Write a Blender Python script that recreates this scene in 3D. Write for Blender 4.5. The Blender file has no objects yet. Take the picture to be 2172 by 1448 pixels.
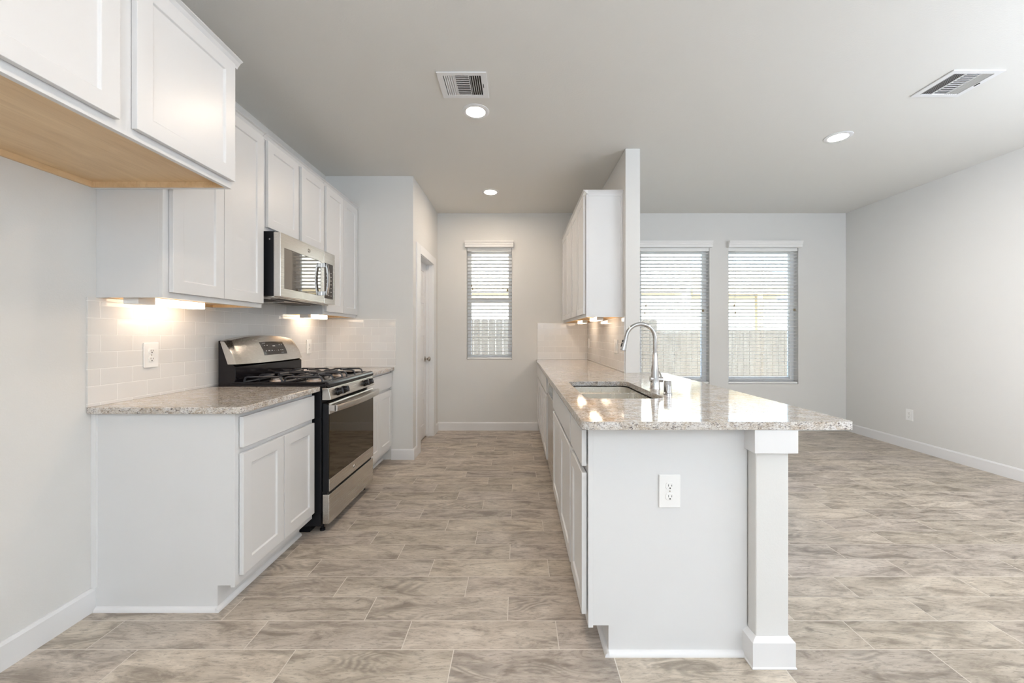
import bpy, bmesh, math, random
from mathutils import Vector, Matrix
from mathutils.geometry import tessellate_polygon

S = bpy.context.scene
COL = S.collection
R = math.radians

# ------------------------------------------------------------------ camera
F_PX, U0, V0, CAM_H = 845.0, 1098.0, 710.0, 1.235
W_PX, H_PX = 2172.0, 1448.0
cam_data = bpy.data.cameras.new('camera')
cam_data.sensor_width = 36.0
cam_data.lens = F_PX / W_PX * 36.0
cam_data.shift_x = (W_PX / 2 - U0) / W_PX
cam_data.shift_y = (V0 - H_PX / 2) / W_PX
cam_data.clip_start = 0.02
cam = bpy.data.objects.new('camera', cam_data)
cam.location = (0, 0, CAM_H)
cam.rotation_euler = (R(90), 0, 0)
COL.objects.link(cam)
S.camera = cam

# ------------------------------------------------------------------ light
S.view_settings.view_transform = 'Standard'
S.view_settings.look = 'None'
S.view_settings.exposure = 1.39
S.view_settings.gamma = 1.0
S.view_settings.use_curve_mapping = False
S.cycles.use_denoising = True
S.cycles.max_bounces = 10
S.cycles.diffuse_bounces = 6
S.cycles.glossy_bounces = 5
S.cycles.transmission_bounces = 6
S.cycles.transparent_max_bounces = 12
S.cycles.sample_clamp_indirect = 8.0
S.cycles.caustics_reflective = False
S.cycles.caustics_refractive = False

world = bpy.data.worlds.new('sky')
S.world = world
world.use_nodes = True
wn = world.node_tree.nodes
wn.clear()
sky = wn.new('ShaderNodeTexSky')
sky.sky_type = 'NISHITA'
sky.sun_disc = False
sky.sun_elevation = R(48)
sky.sun_rotation = R(120)
sky.air_density = 1.0
sky.dust_density = 2.5
bg = wn.new('ShaderNodeBackground')
bg.inputs['Strength'].default_value = 0.85
wo = wn.new('ShaderNodeOutputWorld')
world.node_tree.links.new(sky.outputs[0], bg.inputs[0])
world.node_tree.links.new(bg.outputs[0], wo.inputs[0])

sun_d = bpy.data.lights.new('sun', 'SUN')
sun_d.energy = 2.6
sun_d.angle = R(0.6)
sun_d.color = (1.0, 0.94, 0.85)
sun = bpy.data.objects.new('sun', sun_d)
sun.location = (6, -6, 12)
sun.rotation_euler = Vector((-0.35, 0.60, -0.80)).to_track_quat('-Z', 'Y').to_euler()
COL.objects.link(sun)

# area lights standing in for daylight from behind the camera
def area_light(name, loc, rot, sx, sy, energy, col):
    d = bpy.data.lights.new(name, 'AREA')
    d.shape = 'RECTANGLE'
    d.size, d.size_y, d.energy, d.color = sx, sy, energy, col
    o = bpy.data.objects.new(name, d)
    o.location, o.rotation_euler = loc, rot
    COL.objects.link(o)
    return o
# rear and right ones are up-facing fill panels added to brighten the ceiling
area_light('rear_ceiling_fill', (1.30, -3.40, 1.235), (R(180), 0, 0), 3.5, 0.6, 102.0, (0.72, 0.845, 1.0))
area_light('right_ceiling_fill', (3.80, 0.0, 1.235), (R(180), 0, R(90)), 2.2, 0.5, 48.0, (0.76, 0.86, 1.0))  # added fill for the dining ceiling, no such window known
beam = area_light('daylight_left_window', (-1.86, -2.2, 1.45), Vector((0.79, 0.61, 0.0)).to_track_quat('-Z', 'Z').to_euler(), 1.3, 1.1, 12.0, (0.93, 0.95, 1.0))
beam.data.spread = R(32)

LAMP = 90        # recessed ceiling lamps
STRIP = 3.8       # strip lights under the wall cabinets

# ------------------------------------------------------------------ materials
def new_mat(name):
    m = bpy.data.materials.new(name)
    m.use_nodes = True
    nt = m.node_tree
    return m, nt, nt.nodes['Principled BSDF']

def pbr(name, col, rough=0.5, metal=0.0, spec=0.5, coat=0.0, emit=None, estr=0.0, aniso=0.0):
    m, nt, b = new_mat(name)
    b.inputs['Base Color'].default_value = (*col, 1)
    b.inputs['Roughness'].default_value = rough
    b.inputs['Metallic'].default_value = metal
    b.inputs['Specular IOR Level'].default_value = spec
    b.inputs['Coat Weight'].default_value = coat
    b.inputs['Coat Roughness'].default_value = 0.03
    b.inputs['Anisotropic'].default_value = aniso
    if emit:
        b.inputs['Emission Color'].default_value = (*emit, 1)
        b.inputs['Emission Strength'].default_value = estr
    return m

class G:
    """small node-graph helper"""
    def __init__(s, nt):
        s.nt = nt
    def n(s, t, **kw):
        x = s.nt.nodes.new(t)
        for k, v in kw.items():
            setattr(x, k, v)
        return x
    def put(s, sock, v):
        if isinstance(v, bpy.types.NodeSocket):
            s.nt.links.new(v, sock)
        elif isinstance(v, tuple) and sock.type == 'RGBA' and len(v) == 3:
            sock.default_value = (*v, 1)
        else:
            sock.default_value = v
    def m(s, op, a, b=0.0, c=0.0):
        x = s.n('ShaderNodeMath', operation=op)
        for i, v in enumerate((a, b, c)):
            s.put(x.inputs[i], v)
        return x.outputs[0]
    def xyz(s, x, y, z):
        c = s.n('ShaderNodeCombineXYZ')
        for i, v in enumerate((x, y, z)):
            s.put(c.inputs[i], v)
        return c.outputs[0]
    def noise(s, vec, scale, detail=4.0, rough=0.55, dist=0.0):
        x = s.n('ShaderNodeTexNoise')
        s.put(x.inputs['Vector'], vec)
        x.inputs['Scale'].default_value = scale
        x.inputs['Detail'].default_value = detail
        x.inputs['Roughness'].default_value = rough
        x.inputs['Distortion'].default_value = dist
        return x.outputs['Fac']
    def mix(s, f, a, b, mode='MIX'):
        x = s.n('ShaderNodeMix', data_type='RGBA', blend_type=mode)
        s.put(x.inputs[0], f)
        s.put(x.inputs[6], a)
        s.put(x.inputs[7], b)
        return x.outputs[2]
    def ramp(s, f, stops):
        x = s.n('ShaderNodeValToRGB')
        s.put(x.inputs[0], f)
        e = x.color_ramp.elements
        while len(e) < len(stops):
            e.new(0.5)
        for i, (p, c) in enumerate(stops):
            e[i].position = p
            e[i].color = (*c, 1) if isinstance(c, tuple) else (c, c, c, 1)
        return x.outputs[0]
    def step(s, f, lo, hi):
        x = s.n('ShaderNodeMapRange', interpolation_type='SMOOTHSTEP')
        s.put(x.inputs[0], f)
        x.inputs[1].default_value, x.inputs[2].default_value = lo, hi
        return x.outputs[0]
    def bump(s, h, strength, dist, bsdf):
        x = s.n('ShaderNodeBump')
        x.inputs['Strength'].default_value = strength
        x.inputs['Distance'].default_value = dist
        s.put(x.inputs['Height'], h)
        s.nt.links.new(x.outputs[0], bsdf.inputs['Normal'])
    def pos(s):
        return s.n('ShaderNodeNewGeometry').outputs['Position']
    def sep(s, v):
        x = s.n('ShaderNodeSeparateXYZ')
        s.put(x.inputs[0], v)
        return x.outputs

def mat_paint(name, col, scale=140.0, strength=0.12, rough=0.75):
    m, nt, b = new_mat(name)
    g = G(nt)
    b.inputs['Base Color'].default_value = (*col, 1)
    b.inputs['Roughness'].default_value = rough
    b.inputs['Specular IOR Level'].default_value = 0.3
    g.bump(g.noise(g.pos(), scale, 3.0), strength, 0.004, b)
    return m

def mat_floor():
    m, nt, b = new_mat('wood_look_plank_tile')
    g = G(nt)
    x, y, z = g.sep(g.pos())
    WID, LEN = 0.1574, 0.62
    ty = g.m('DIVIDE', g.m('SUBTRACT', y, 1.5644), WID)
    row = g.m('FLOOR', ty)
    fy = g.m('FRACT', ty)
    tx = g.m('DIVIDE', g.m('ADD', g.m('ADD', x, 1.697), g.m('MULTIPLY', row, LEN / 3)), LEN)
    colm = g.m('FLOOR', tx)
    fx = g.m('FRACT', tx)
    ey = g.m('MULTIPLY', g.m('MINIMUM', fy, g.m('SUBTRACT', 1.0, fy)), WID)
    ex = g.m('MULTIPLY', g.m('MINIMUM', fx, g.m('SUBTRACT', 1.0, fx)), LEN)
    edge = g.m('MINIMUM', ey, ex)
    grout = g.m('SUBTRACT', 1.0, g.step(edge, 0.0012, 0.0024))
    wnz = g.n('ShaderNodeTexWhiteNoise', noise_dimensions='3D')
    g.put(wnz.inputs['Vector'], g.xyz(colm, row, 3.0))
    r1 = wnz.outputs['Value']
    rc = g.sep(wnz.outputs['Color'])
    ox = g.m('MULTIPLY', rc[0], 37.0)
    oy = g.m('MULTIPLY', rc[1], 23.0)
    gx, gy = g.m('ADD', x, ox), g.m('ADD', y, oy)
    # cathedral figure: rings of a stretched, distorted field
    field = g.noise(g.xyz(g.m('MULTIPLY', gx, 1.5), g.m('MULTIPLY', gy, 5.0), 0.0), 1.0, 2.5, 0.5, 0.4)
    rings = g.m('SINE', g.m('MULTIPLY', field, 150.0))
    ringmask = g.step(g.noise(g.xyz(g.m('MULTIPLY', gx, 2.2), g.m('MULTIPLY', gy, 6.0), 7.0), 1.0, 2.0), 0.50, 0.68)
    rings = g.m('MULTIPLY', g.m('MULTIPLY', g.m('ADD', rings, 1.0), 0.5), ringmask)
    fine = g.noise(g.xyz(g.m('MULTIPLY', gx, 26.0), g.m('MULTIPLY', gy, 120.0), 0.0), 1.0, 5.0, 0.7, 0.5)
    cloud = g.noise(g.xyz(g.m('MULTIPLY', gx, 4.2), g.m('MULTIPLY', gy, 13.0), 2.0), 1.0, 7.0, 0.66, 0.9)
    knots = g.noise(g.xyz(g.m('MULTIPLY', gx, 6.0), g.m('MULTIPLY', gy, 16.0), 9.0), 1.0, 3.0, 0.6, 1.6)
    c = g.ramp(cloud, [(0.35, (0.255, 0.215, 0.177)), (0.48, (0.435, 0.378, 0.318)), (0.63, (0.57, 0.507, 0.435))])
    c = g.mix(g.m('MULTIPLY', rings, 0.62), c, (0.195, 0.168, 0.142))
    c = g.mix(g.m('MULTIPLY', g.step(fine, 0.50, 0.66), 0.55), c, (0.19, 0.165, 0.14))
    c = g.mix(g.m('MULTIPLY', g.step(knots, 0.61, 0.76), 0.65), c, (0.16, 0.137, 0.115))
    tone = g.m('ADD', 0.93, g.m('MULTIPLY', r1, 0.24))
    c = g.mix(1.0, c, g.xyz(tone, tone, g.m('MULTIPLY', tone, g.m('ADD', 0.97, g.m('MULTIPLY', rc[2], 0.06)))), 'MULTIPLY')
    c = g.mix(grout, c, (0.66, 0.61, 0.545))
    nt.links.new(c, b.inputs['Base Color'])
    rg = g.m('ADD', 0.33, g.m('MULTIPLY', fine, 0.16))
    rg = g.m('ADD', rg, g.m('MULTIPLY', grout, 0.3))
    nt.links.new(rg, b.inputs['Roughness'])
    g.bump(g.m('SUBTRACT', g.m('MULTIPLY', fine, 0.25), grout), 0.25, 0.002, b)
    return m

def mat_granite():
    m, nt, b = new_mat('polished_speckled_granite')
    g = G(nt)
    p = g.pos()
    sp = g.n('ShaderNodeMapping')
    sp.inputs['Scale'].default_value = (1.0, 1.45, 1.6)
    g.put(sp.inputs[0], p)
    v = sp.outputs[0]
    big = g.noise(v, 16.0, 4.0, 0.6, 0.8)
    mid = g.noise(v, 60.0, 5.0, 0.7, 1.2)
    fine = g.noise(v, 130.0, 4.0, 0.75, 0.5)
    dark = g.noise(v, 70.0, 6.0, 0.75, 1.6)
    c = g.ramp(big, [(0.36, (0.46, 0.39, 0.315)), (0.50, (0.56, 0.52, 0.475)), (0.62, (0.64, 0.625, 0.61))])
    c = g.mix(g.m('MULTIPLY', g.step(mid, 0.52, 0.60), 0.75), c, (0.29, 0.225, 0.17))
    c = g.mix(g.m('MULTIPLY', g.step(fine, 0.53, 0.62), 0.85), c, (0.76, 0.745, 0.72))
    c = g.mix(g.m('MULTIPLY', g.step(dark, 0.535, 0.60), 0.95), c, (0.075, 0.062, 0.07))
    nt.links.new(c, b.inputs['Base Color'])
    b.inputs['Roughness'].default_value = 0.07
    b.inputs['Specular IOR Level'].default_value = 0.65
    return m

def mat_tile(name, axis, z0, off):
    m, nt, b = new_mat(name)
    g = G(nt)
    x, y, z = g.sep(g.pos())
    a = y if axis == 'y' else x
    RH, TL = 0.0763, 0.1525
    tz = g.m('DIVIDE', g.m('SUBTRACT', z, z0), RH)
    row = g.m('FLOOR', tz)
    fz = g.m('FRACT', tz)
    par = g.m('MULTIPLY', g.m('FRACT', g.m('MULTIPLY', row, 0.5)), 1.0)
    ta = g.m('ADD', g.m('DIVIDE', g.m('SUBTRACT', a, off), TL), par)
    fa = g.m('FRACT', ta)
    ca = g.m('FLOOR', ta)
    ez = g.m('MULTIPLY', g.m('MINIMUM', fz, g.m('SUBTRACT', 1.0, fz)), RH)
    ea = g.m('MULTIPLY', g.m('MINIMUM', fa, g.m('SUBTRACT', 1.0, fa)), TL)
    e = g.m('MINIMUM', ez, ea)
    grout = g.m('SUBTRACT', 1.0, g.step(e, 0.0007, 0.0017))
    wnz = g.n('ShaderNodeTexWhiteNoise', noise_dimensions='3D')
    g.put(wnz.inputs['Vector'], g.xyz(ca, row, 1.0))
    t = g.m('ADD', 0.95, g.m('MULTIPLY', wnz.outputs['Value'], 0.05))
    c = g.mix(1.0, (0.74, 0.73, 0.715), g.xyz(t, t, t), 'MULTIPLY')
    c = g.mix(grout, c, (0.83, 0.825, 0.81))
    nt.links.new(c, b.inputs['Base Color'])
    nt.links.new(g.m('ADD', 0.06, g.m('MULTIPLY', grout, 0.5)), b.inputs['Roughness'])
    wob = g.noise(g.pos(), 9.0, 2.0)
    h = g.m('ADD', g.step(e, 0.0004, 0.0045), g.m('MULTIPLY', wob, 0.5))
    g.bump(h, 0.25, 0.0015, b)
    return m

def mat_maple():
    m, nt, b = new_mat('maple_veneer')
    g = G(nt)
    x, y, z = g.sep(g.pos())
    n1 = g.noise(g.xyz(g.m('MULTIPLY', x, 14.0), g.m('MULTIPLY', y, 2.2), g.m('MULTIPLY', z, 14.0)), 1.0, 5.0, 0.6, 0.6)
    n2 = g.noise(g.xyz(g.m('MULTIPLY', x, 160.0), g.m('MULTIPLY', y, 6.0), g.m('MULTIPLY', z, 40.0)), 1.0, 3.0)
    c = g.ramp(n1, [(0.3, (0.64, 0.44, 0.24)), (0.7, (0.80, 0.60, 0.37))])
    c = g.mix(g.m('MULTIPLY', g.step(n2, 0.5, 0.7), 0.25), c, (0.48, 0.31, 0.15))
    nt.links.new(c, b.inputs['Base Color'])
    b.inputs['Roughness'].default_value = 0.45
    return m

def mat_brushed(name, col, rough, axis_scale):
    m, nt, b = new_mat(name)
    g = G(nt)
    mp = g.n('ShaderNodeMapping')
    mp.inputs['Scale'].default_value = axis_scale
    g.put(mp.inputs[0], g.pos())
    n = g.noise(mp.outputs[0], 1.0, 3.0)
    c = g.mix(n, tuple(v * 0.97 for v in col), col)
    nt.links.new(c, b.inputs['Base Color'])
    b.inputs['Metallic'].default_value = 1.0
    nt.links.new(g.m('ADD', rough - 0.015, g.m('MULTIPLY', n, 0.03)), b.inputs['Roughness'])
    return m

def mat_fence():
    m, nt, b = new_mat('weathered_fence_boards')
    g = G(nt)
    x, y, z = g.sep(g.pos())
    n1 = g.noise(g.xyz(g.m('MULTIPLY', x, 30.0), g.m('MULTIPLY', y, 30.0), g.m('MULTIPLY', z, 1.5)), 1.0, 5.0, 0.6, 0.5)
    brd = g.n('ShaderNodeTexWhiteNoise', noise_dimensions='1D')
    g.put(brd.inputs['W'], g.m('FLOOR', g.m('DIVIDE', x, 0.14)))
    c = g.ramp(n1, [(0.3, (0.075, 0.064, 0.052)), (0.7, (0.125, 0.113, 0.097))])
    c = g.mix(g.m('MULTIPLY', brd.outputs['Value'], 0.4), c, (0.13, 0.10, 0.07))
    nt.links.new(c, b.inputs['Base Color'])
    b.inputs['Roughness'].default_value = 0.9
    return m

def mat_siding():
    m, nt, b = new_mat('cream_lap_siding')
    g = G(nt)
    x, y, z = g.sep(g.pos())
    f = g.m('FRACT', g.m('DIVIDE', z, 0.18))
    b.inputs['Base Color'].default_value = (0.74, 0.71, 0.63, 1)
    b.inputs['Roughness'].default_value = 0.8
    g.bump(g.m('SUBTRACT', 1.0, f), 0.6, 0.02, b)
    return m

def mat_shingle(name, a, c2):
    m, nt, b = new_mat(name)
    g = G(nt)
    n = g.noise(g.pos(), 9.0, 5.0, 0.7)
    nt.links.new(g.ramp(n, [(0.35, a), (0.65, c2)]), b.inputs['Base Color'])
    b.inputs['Roughness'].default_value = 0.9
    return m

def mat_glass():
    m = bpy.data.materials.new('window_glass')
    m.use_nodes = True
    nt = m.node_tree
    nt.nodes.clear()
    g = G(nt)
    t = g.n('ShaderNodeBsdfTransparent')
    t.inputs[0].default_value = (0.93, 0.97, 0.96, 1)
    gl = g.n('ShaderNodeBsdfGlossy')
    gl.inputs['Roughness'].default_value = 0.0
    fr = g.n('ShaderNodeFresnel')
    fr.inputs[0].default_value = 1.45
    mx = g.n('ShaderNodeMixShader')
    o = g.n('ShaderNodeOutputMaterial')
    nt.links.new(fr.outputs[0], mx.inputs[0])
    nt.links.new(t.outputs[0], mx.inputs[1])
    nt.links.new(gl.outputs[0], mx.inputs[2])
    nt.links.new(mx.outputs[0], o.inputs[0])
    return m

M = {}
M['wall'] = mat_paint('greige_wall_paint', (0.69, 0.685, 0.668))
M['ceiling'] = mat_paint('greige_ceiling_paint', (0.72, 0.708, 0.675), 90.0, 0.2)
M['white'] = mat_paint('white_cabinet_paint', (0.695, 0.697, 0.70), 400.0, 0.02, 0.32)
M['white'].node_tree.nodes['Principled BSDF'].inputs['Specular IOR Level'].default_value = 0.5
M['trim'] = pbr('white_trim_paint', (0.75, 0.75, 0.755), 0.4)
M['floor'] = mat_floor()
M['granite'] = mat_granite()
M['tile_left'] = mat_tile('white_subway_tile_left', 'y', 0.929, 1.735)
M['tile_pantry'] = mat_tile('white_subway_tile_pantry', 'x', 0.929, -1.905)
M['tile_back'] = mat_tile('white_subway_tile_back', 'x', 0.929, 0.256)
M['tile_right'] = mat_tile('white_subway_tile_right', 'y', 0.929, 3.38)
M['maple'] = mat_maple()
M['steel'] = mat_brushed('brushed_stainless_steel', (0.66, 0.635, 0.60), 0.27, (500.0, 1.5, 500.0))
M['steel_sink'] = mat_brushed('satin_sink_steel', (0.80, 0.77, 0.71), 0.27, (60.0, 60.0, 20.0))
M['chrome'] = pbr('chrome', (0.52, 0.51, 0.505), 0.08, 1.0)
M['nickel'] = pbr('satin_nickel', (0.52, 0.48, 0.43), 0.25, 1.0)
M['black'] = pbr('black_enamel', (0.008, 0.007, 0.009), 0.10, 0.0, 0.35)
M['black_matte'] = pbr('black_plastic', (0.010, 0.011, 0.014), 0.38, 0.0, 0.25)
M['iron'] = pbr('cast_iron_grate', (0.035, 0.037, 0.045), 0.38, 0.0, 0.6)
M['oven_glass'] = pbr('oven_door_glass', (0.022, 0.015, 0.007), 0.03, 0.0, 0.62)
M['oven_glass'].node_tree.nodes['Principled BSDF'].inputs['Specular Tint'].default_value = (1.0, 0.84, 0.6, 1)
M['mirror_glass'] = pbr('microwave_door_glass', (0.26, 0.24, 0.215), 0.03, 0.75, 1.0, 0.4)
M['screen'] = pbr('control_screen', (0.030, 0.020, 0.014), 0.08, 0.0, 0.7)
M['marking'] = pbr('pale_marking', (0.55, 0.55, 0.55), 0.5)
M['burner'] = pbr('burner_aluminium', (0.60, 0.52, 0.47), 0.38, 0.9)
M['plastic'] = pbr('white_plastic', (0.82, 0.82, 0.81), 0.3)
M['slot'] = pbr('dark_slot', (0.03, 0.03, 0.03), 0.6)
M['shadow'] = pbr('duct_shade', (0.05, 0.045, 0.04), 0.9)
M['vinyl'] = pbr('white_window_vinyl', (0.78, 0.79, 0.80), 0.4)
M['blind'] = pbr('white_faux_wood', (0.80, 0.80, 0.79), 0.45)
M['cord'] = pbr('white_cord', (0.75, 0.75, 0.74), 0.8)
M['tassel'] = pbr('brown_tassel', (0.30, 0.24, 0.15), 0.6)
M['glass'] = mat_glass()
M['lamp'] = pbr('ceiling_lamp_lens', (0.9, 0.88, 0.85), 0.5, emit=(1.0, 0.82, 0.65), estr=LAMP)
M['strip'] = pbr('strip_light_lens', (0.9, 0.88, 0.85), 0.5, emit=(1.0, 0.80, 0.60), estr=STRIP)
M['fence'] = mat_fence()
M['siding'] = mat_siding()
M['fascia'] = pbr('tan_fascia', (0.36, 0.28, 0.17), 0.7)
M['shingle'] = mat_shingle('brown_shingle', (0.22, 0.18, 0.14), (0.34, 0.29, 0.23))
M['slate'] = mat_shingle('blue_grey_shingle', (0.13, 0.16, 0.24), (0.22, 0.26, 0.36))
M['ground'] = mat_shingle('dry_lawn', (0.30, 0.29, 0.22), (0.46, 0.43, 0.34))

# ------------------------------------------------------------------ mesh builder
def origin(o):
    v = Vector((0, 0, 0))
    while o is not None:
        v += o.location
        o = o.parent
    return v

class MB:
    def __init__(s):
        s.v, s.f = [], []
    def add(s, vs, fs):
        k = len(s.v)
        s.v += [tuple(p) for p in vs]
        s.f += [tuple(i + k for i in f) for f in fs]
        return s
    def box(s, x0, x1, y0, y1, z0, z1):
        x0, x1 = min(x0, x1), max(x0, x1)
        y0, y1 = min(y0, y1), max(y0, y1)
        z0, z1 = min(z0, z1), max(z0, z1)
        return s.add([(x0, y0, z0), (x1, y0, z0), (x1, y1, z0), (x0, y1, z0),
                      (x0, y0, z1), (x1, y0, z1), (x1, y1, z1), (x0, y1, z1)],
                     [(0, 3, 2, 1), (4, 5, 6, 7), (0, 1, 5, 4), (1, 2, 6, 5), (2, 3, 7, 6), (3, 0, 4, 7)])
    def prism(s, poly, axis, a0, a1):
        n = len(poly)
        def P(p, a):
            return {'x': (a, p[0], p[1]), 'y': (p[0], a, p[1]), 'z': (p[0], p[1], a)}[axis]
        vs = [P(p, a0) for p in poly] + [P(p, a1) for p in poly]
        fs = [tuple(range(n)), tuple(range(2 * n - 1, n - 1, -1))]
        fs += [(i, (i + 1) % n, n + (i + 1) % n, n + i) for i in range(n)]
        return s.add(vs, fs)
    def holed(s, outer, holes, z0, z1):
        loops = [outer] + holes
        flat = [p for l in loops for p in l]
        n = len(flat)
        tris = tessellate_polygon([[Vector((p[0], p[1], 0)) for p in l] for l in loops])
        vs = [(p[0], p[1], z0) for p in flat] + [(p[0], p[1], z1) for p in flat]
        fs = [tuple(t) for t in tris] + [tuple(i + n for i in t) for t in tris]
        k = 0
        for l in loops:
            for i in range(len(l)):
                a, b = k + i, k + (i + 1) % len(l)
                fs.append((a, b, b + n, a + n))
            k += len(l)
        return s.add(vs, fs)
    def tube(s, pts, rad, n=12, caps=True):
        pts = [Vector(p) for p in pts]
        rs = rad if isinstance(rad, (list, tuple)) else [rad] * len(pts)
        k = len(s.v)
        ref = None
        for i, p in enumerate(pts):
            t = (pts[min(i + 1, len(pts) - 1)] - pts[max(i - 1, 0)]).normalized()
            if ref is None:
                ref = Vector((0, 0, 1)) if abs(t.z) < 0.9 else Vector((1, 0, 0))
            u = (ref - t * ref.dot(t)).normalized()
            ref = u
            w = t.cross(u)
            for j in range(n):
                a = 2 * math.pi * j / n
                s.v.append(tuple(p + (u * math.cos(a) + w * math.sin(a)) * rs[i]))
        for i in range(len(pts) - 1):
            for j in range(n):
                a, b = k + i * n + j, k + i * n + (j + 1) % n
                s.f.append((a, b, b + n, a + n))
        if caps:
            s.f.append(tuple(range(k, k + n)))
            e = k + (len(pts) - 1) * n
            s.f.append(tuple(range(e + n - 1, e - 1, -1)))
        return s
    def lathe(s, prof, c, axis=(0, 0, 1), n=32, caps=True):
        """prof: (radius, height along axis)"""
        a = Vector(axis).normalized()
        ref = Vector((0, 0, 1)) if abs(a.z) < 0.9 else Vector((1, 0, 0))
        u = (ref - a * ref.dot(a)).normalized()
        w = a.cross(u)
        c = Vector(c)
        k = len(s.v)
        for r, h in prof:
            for j in range(n):
                t = 2 * math.pi * j / n
                s.v.append(tuple(c + a * h + (u * math.cos(t) + w * math.sin(t)) * max(r, 1e-5)))
        for i in range(len(prof) - 1):
            for j in range(n):
                p, q = k + i * n + j, k + i * n + (j + 1) % n
                s.f.append((p, q, q + n, p + n))
        if not caps:
            return s
        s.f.append(tuple(range(k, k + n)))
        e = k + (len(prof) - 1) * n
        s.f.append(tuple(range(e + n - 1, e - 1, -1)))
        return s
    def build(s, name, mat, parent=None, loc=None, bevel=0.0, seg=2, smooth=0.0, local=False):
        me = bpy.data.meshes.new(name)
        off = Vector((0, 0, 0))
        if parent is not None and not local:
            off = origin(parent)
        elif parent is None and loc is not None:
            off = Vector(loc)
        me.from_pydata([tuple(Vector(p) - off) for p in s.v], [], s.f)
        bm = bmesh.new()
        bm.from_mesh(me)
        bmesh.ops.recalc_face_normals(bm, faces=bm.faces)
        bm.to_mesh(me)
        bm.free()
        me.materials.append(mat)
        if smooth:
            me.shade_smooth()
            me.set_sharp_from_angle(angle=R(smooth))
        o = bpy.data.objects.new(name, me)
        COL.objects.link(o)
        if parent is not None:
            o.parent = parent
        elif loc is not None:
            o.location = loc
        if bevel:
            md = o.modifiers.new('bevel', 'BEVEL')
            md.width, md.segments, md.limit_method, md.angle_limit = bevel, seg, 'ANGLE', R(40)
        return o

def tag(o, label, cat, group=None):
    o['label'], o['category'] = label, cat
    if group:
        o['group'] = group
    return o

def thing(name, label, cat, loc, group=None, rotz=0.0):
    o = bpy.data.objects.new(name, None)
    o.empty_display_size = 0.1
    COL.objects.link(o)
    o.location = loc
    o.rotation_euler = (0, 0, rotz)
    return tag(o, label, cat, group)

def struct(o):
    o['kind'] = 'structure'
    return o

def rrect(x0, x1, y0, y1, r, n=6):
    pts = []
    for cx, cy, a0 in ((x1 - r, y1 - r, 0), (x0 + r, y1 - r, 90), (x0 + r, y0 + r, 180), (x1 - r, y0 + r, 270)):
        for i in range(n + 1):
            a = R(a0 + 90 * i / n)
            pts.append((cx + r * math.cos(a), cy + r * math.sin(a)))
    return pts

def holed_wall(axis, t0, t1, a0, a1, z0, z1, holes):
    """wall slab with rectangular openings; runs along axis, t is its thickness"""
    A = sorted({a0, a1, *[h[0] for h in holes], *[h[1] for h in holes]})
    Z = sorted({z0, z1, *[h[2] for h in holes], *[h[3] for h in holes]})
    def solid(i, j):
        if i < 0 or j < 0 or i >= len(A) - 1 or j >= len(Z) - 1:
            return False
        ca, cz = (A[i] + A[i + 1]) / 2, (Z[j] + Z[j + 1]) / 2
        return not any(h[0] < ca < h[1] and h[2] < cz < h[3] for h in holes)
    def P(a, t, z):
        return (a, t, z) if axis == 'x' else (t, a, z)
    b = MB()
    for i in range(len(A) - 1):
        for j in range(len(Z) - 1):
            if not solid(i, j):
                continue
            a, c, z, w = A[i], A[i + 1], Z[j], Z[j + 1]
            for t in (t0, t1):
                b.add([P(a, t, z), P(c, t, z), P(c, t, w), P(a, t, w)], [(0, 1, 2, 3)])
            for (ni, nj, q) in ((i - 1, j, (a, a, z, w)), (i + 1, j, (c, c, z, w))):
                if not solid(ni, nj):
                    b.add([P(q[0], t0, z), P(q[0], t1, z), P(q[0], t1, w), P(q[0], t0, w)], [(0, 1, 2, 3)])
            for (ni, nj, zz) in ((i, j - 1, z), (i, j + 1, w)):
                if not solid(ni, nj):
                    b.add([P(a, t0, zz), P(a, t1, zz), P(c, t1, zz), P(c, t0, zz)], [(0, 1, 2, 3)])
    k = {}
    vs, mp = [], []
    for p in b.v:
        key = tuple(round(q, 5) for q in p)
        if key not in k:
            k[key] = len(vs)
            vs.append(p)
        mp.append(k[key])
    b.v, b.f = vs, [tuple(mp[i] for i in f) for f in b.f]
    return b

# ------------------------------------------------------------------ dimensions
XL, XR = -1.905, 4.25          # side walls
YB, YR = 5.16, -4.5            # back wall (with windows), rear wall behind the camera
ZC = 2.81                      # ceiling
CT0, CT = 0.885, 0.915         # countertop under / upper side
YP, XP = 3.95, -1.037          # pantry bump-out: front face and side face
XS0, XS1, YS = 0.910, 1.035, 3.365   # stub wall
WIN = [(-0.66, -0.073, 0.917, 2.365), (1.58, 2.485, 0.60, 2.365), (2.73, 3.635, 0.60, 2.365)]

# ------------------------------------------------------------------ setting
struct(MB().box(XL - 0.15, XR + 0.15, YR - 0.15, YB + 0.15, -0.12, 0.0).build('floor', M['floor']))
struct(MB().box(XL - 0.15, XR + 0.15, YR - 0.15, YB + 0.15, ZC, ZC + 0.15).build('ceiling', M['ceiling']))
struct(holed_wall('y', XL - 0.15, XL, YR - 0.15, YB + 0.15, 0, ZC, [(-3.0, -1.4, 0.75, 2.15)]).build('wall_left', M['wall']))
struct(holed_wall('y', XR, XR + 0.15, YR - 0.15, YB + 0.15, 0, ZC, [(-0.8, 1.5, 0.55, 2.35)]).build('wall_right', M['wall']))
struct(holed_wall('x', YB, YB + 0.15, XL, XR, 0, ZC, WIN).build('wall_back', M['wall']))
struct(holed_wall('x', YR - 0.15, YR, XL, XR, 0, ZC, [(-1.30, 2.30, 0.3, 2.4)]).build('wall_rear', M['wall']))
DY0, DY1, DZ = 4.20, 4.87, 2.097
struct(MB().box(XL, XP - 0.11, YP, YP + 0.11, 0, ZC).build('wall_pantry_front', M['wall']))
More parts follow.
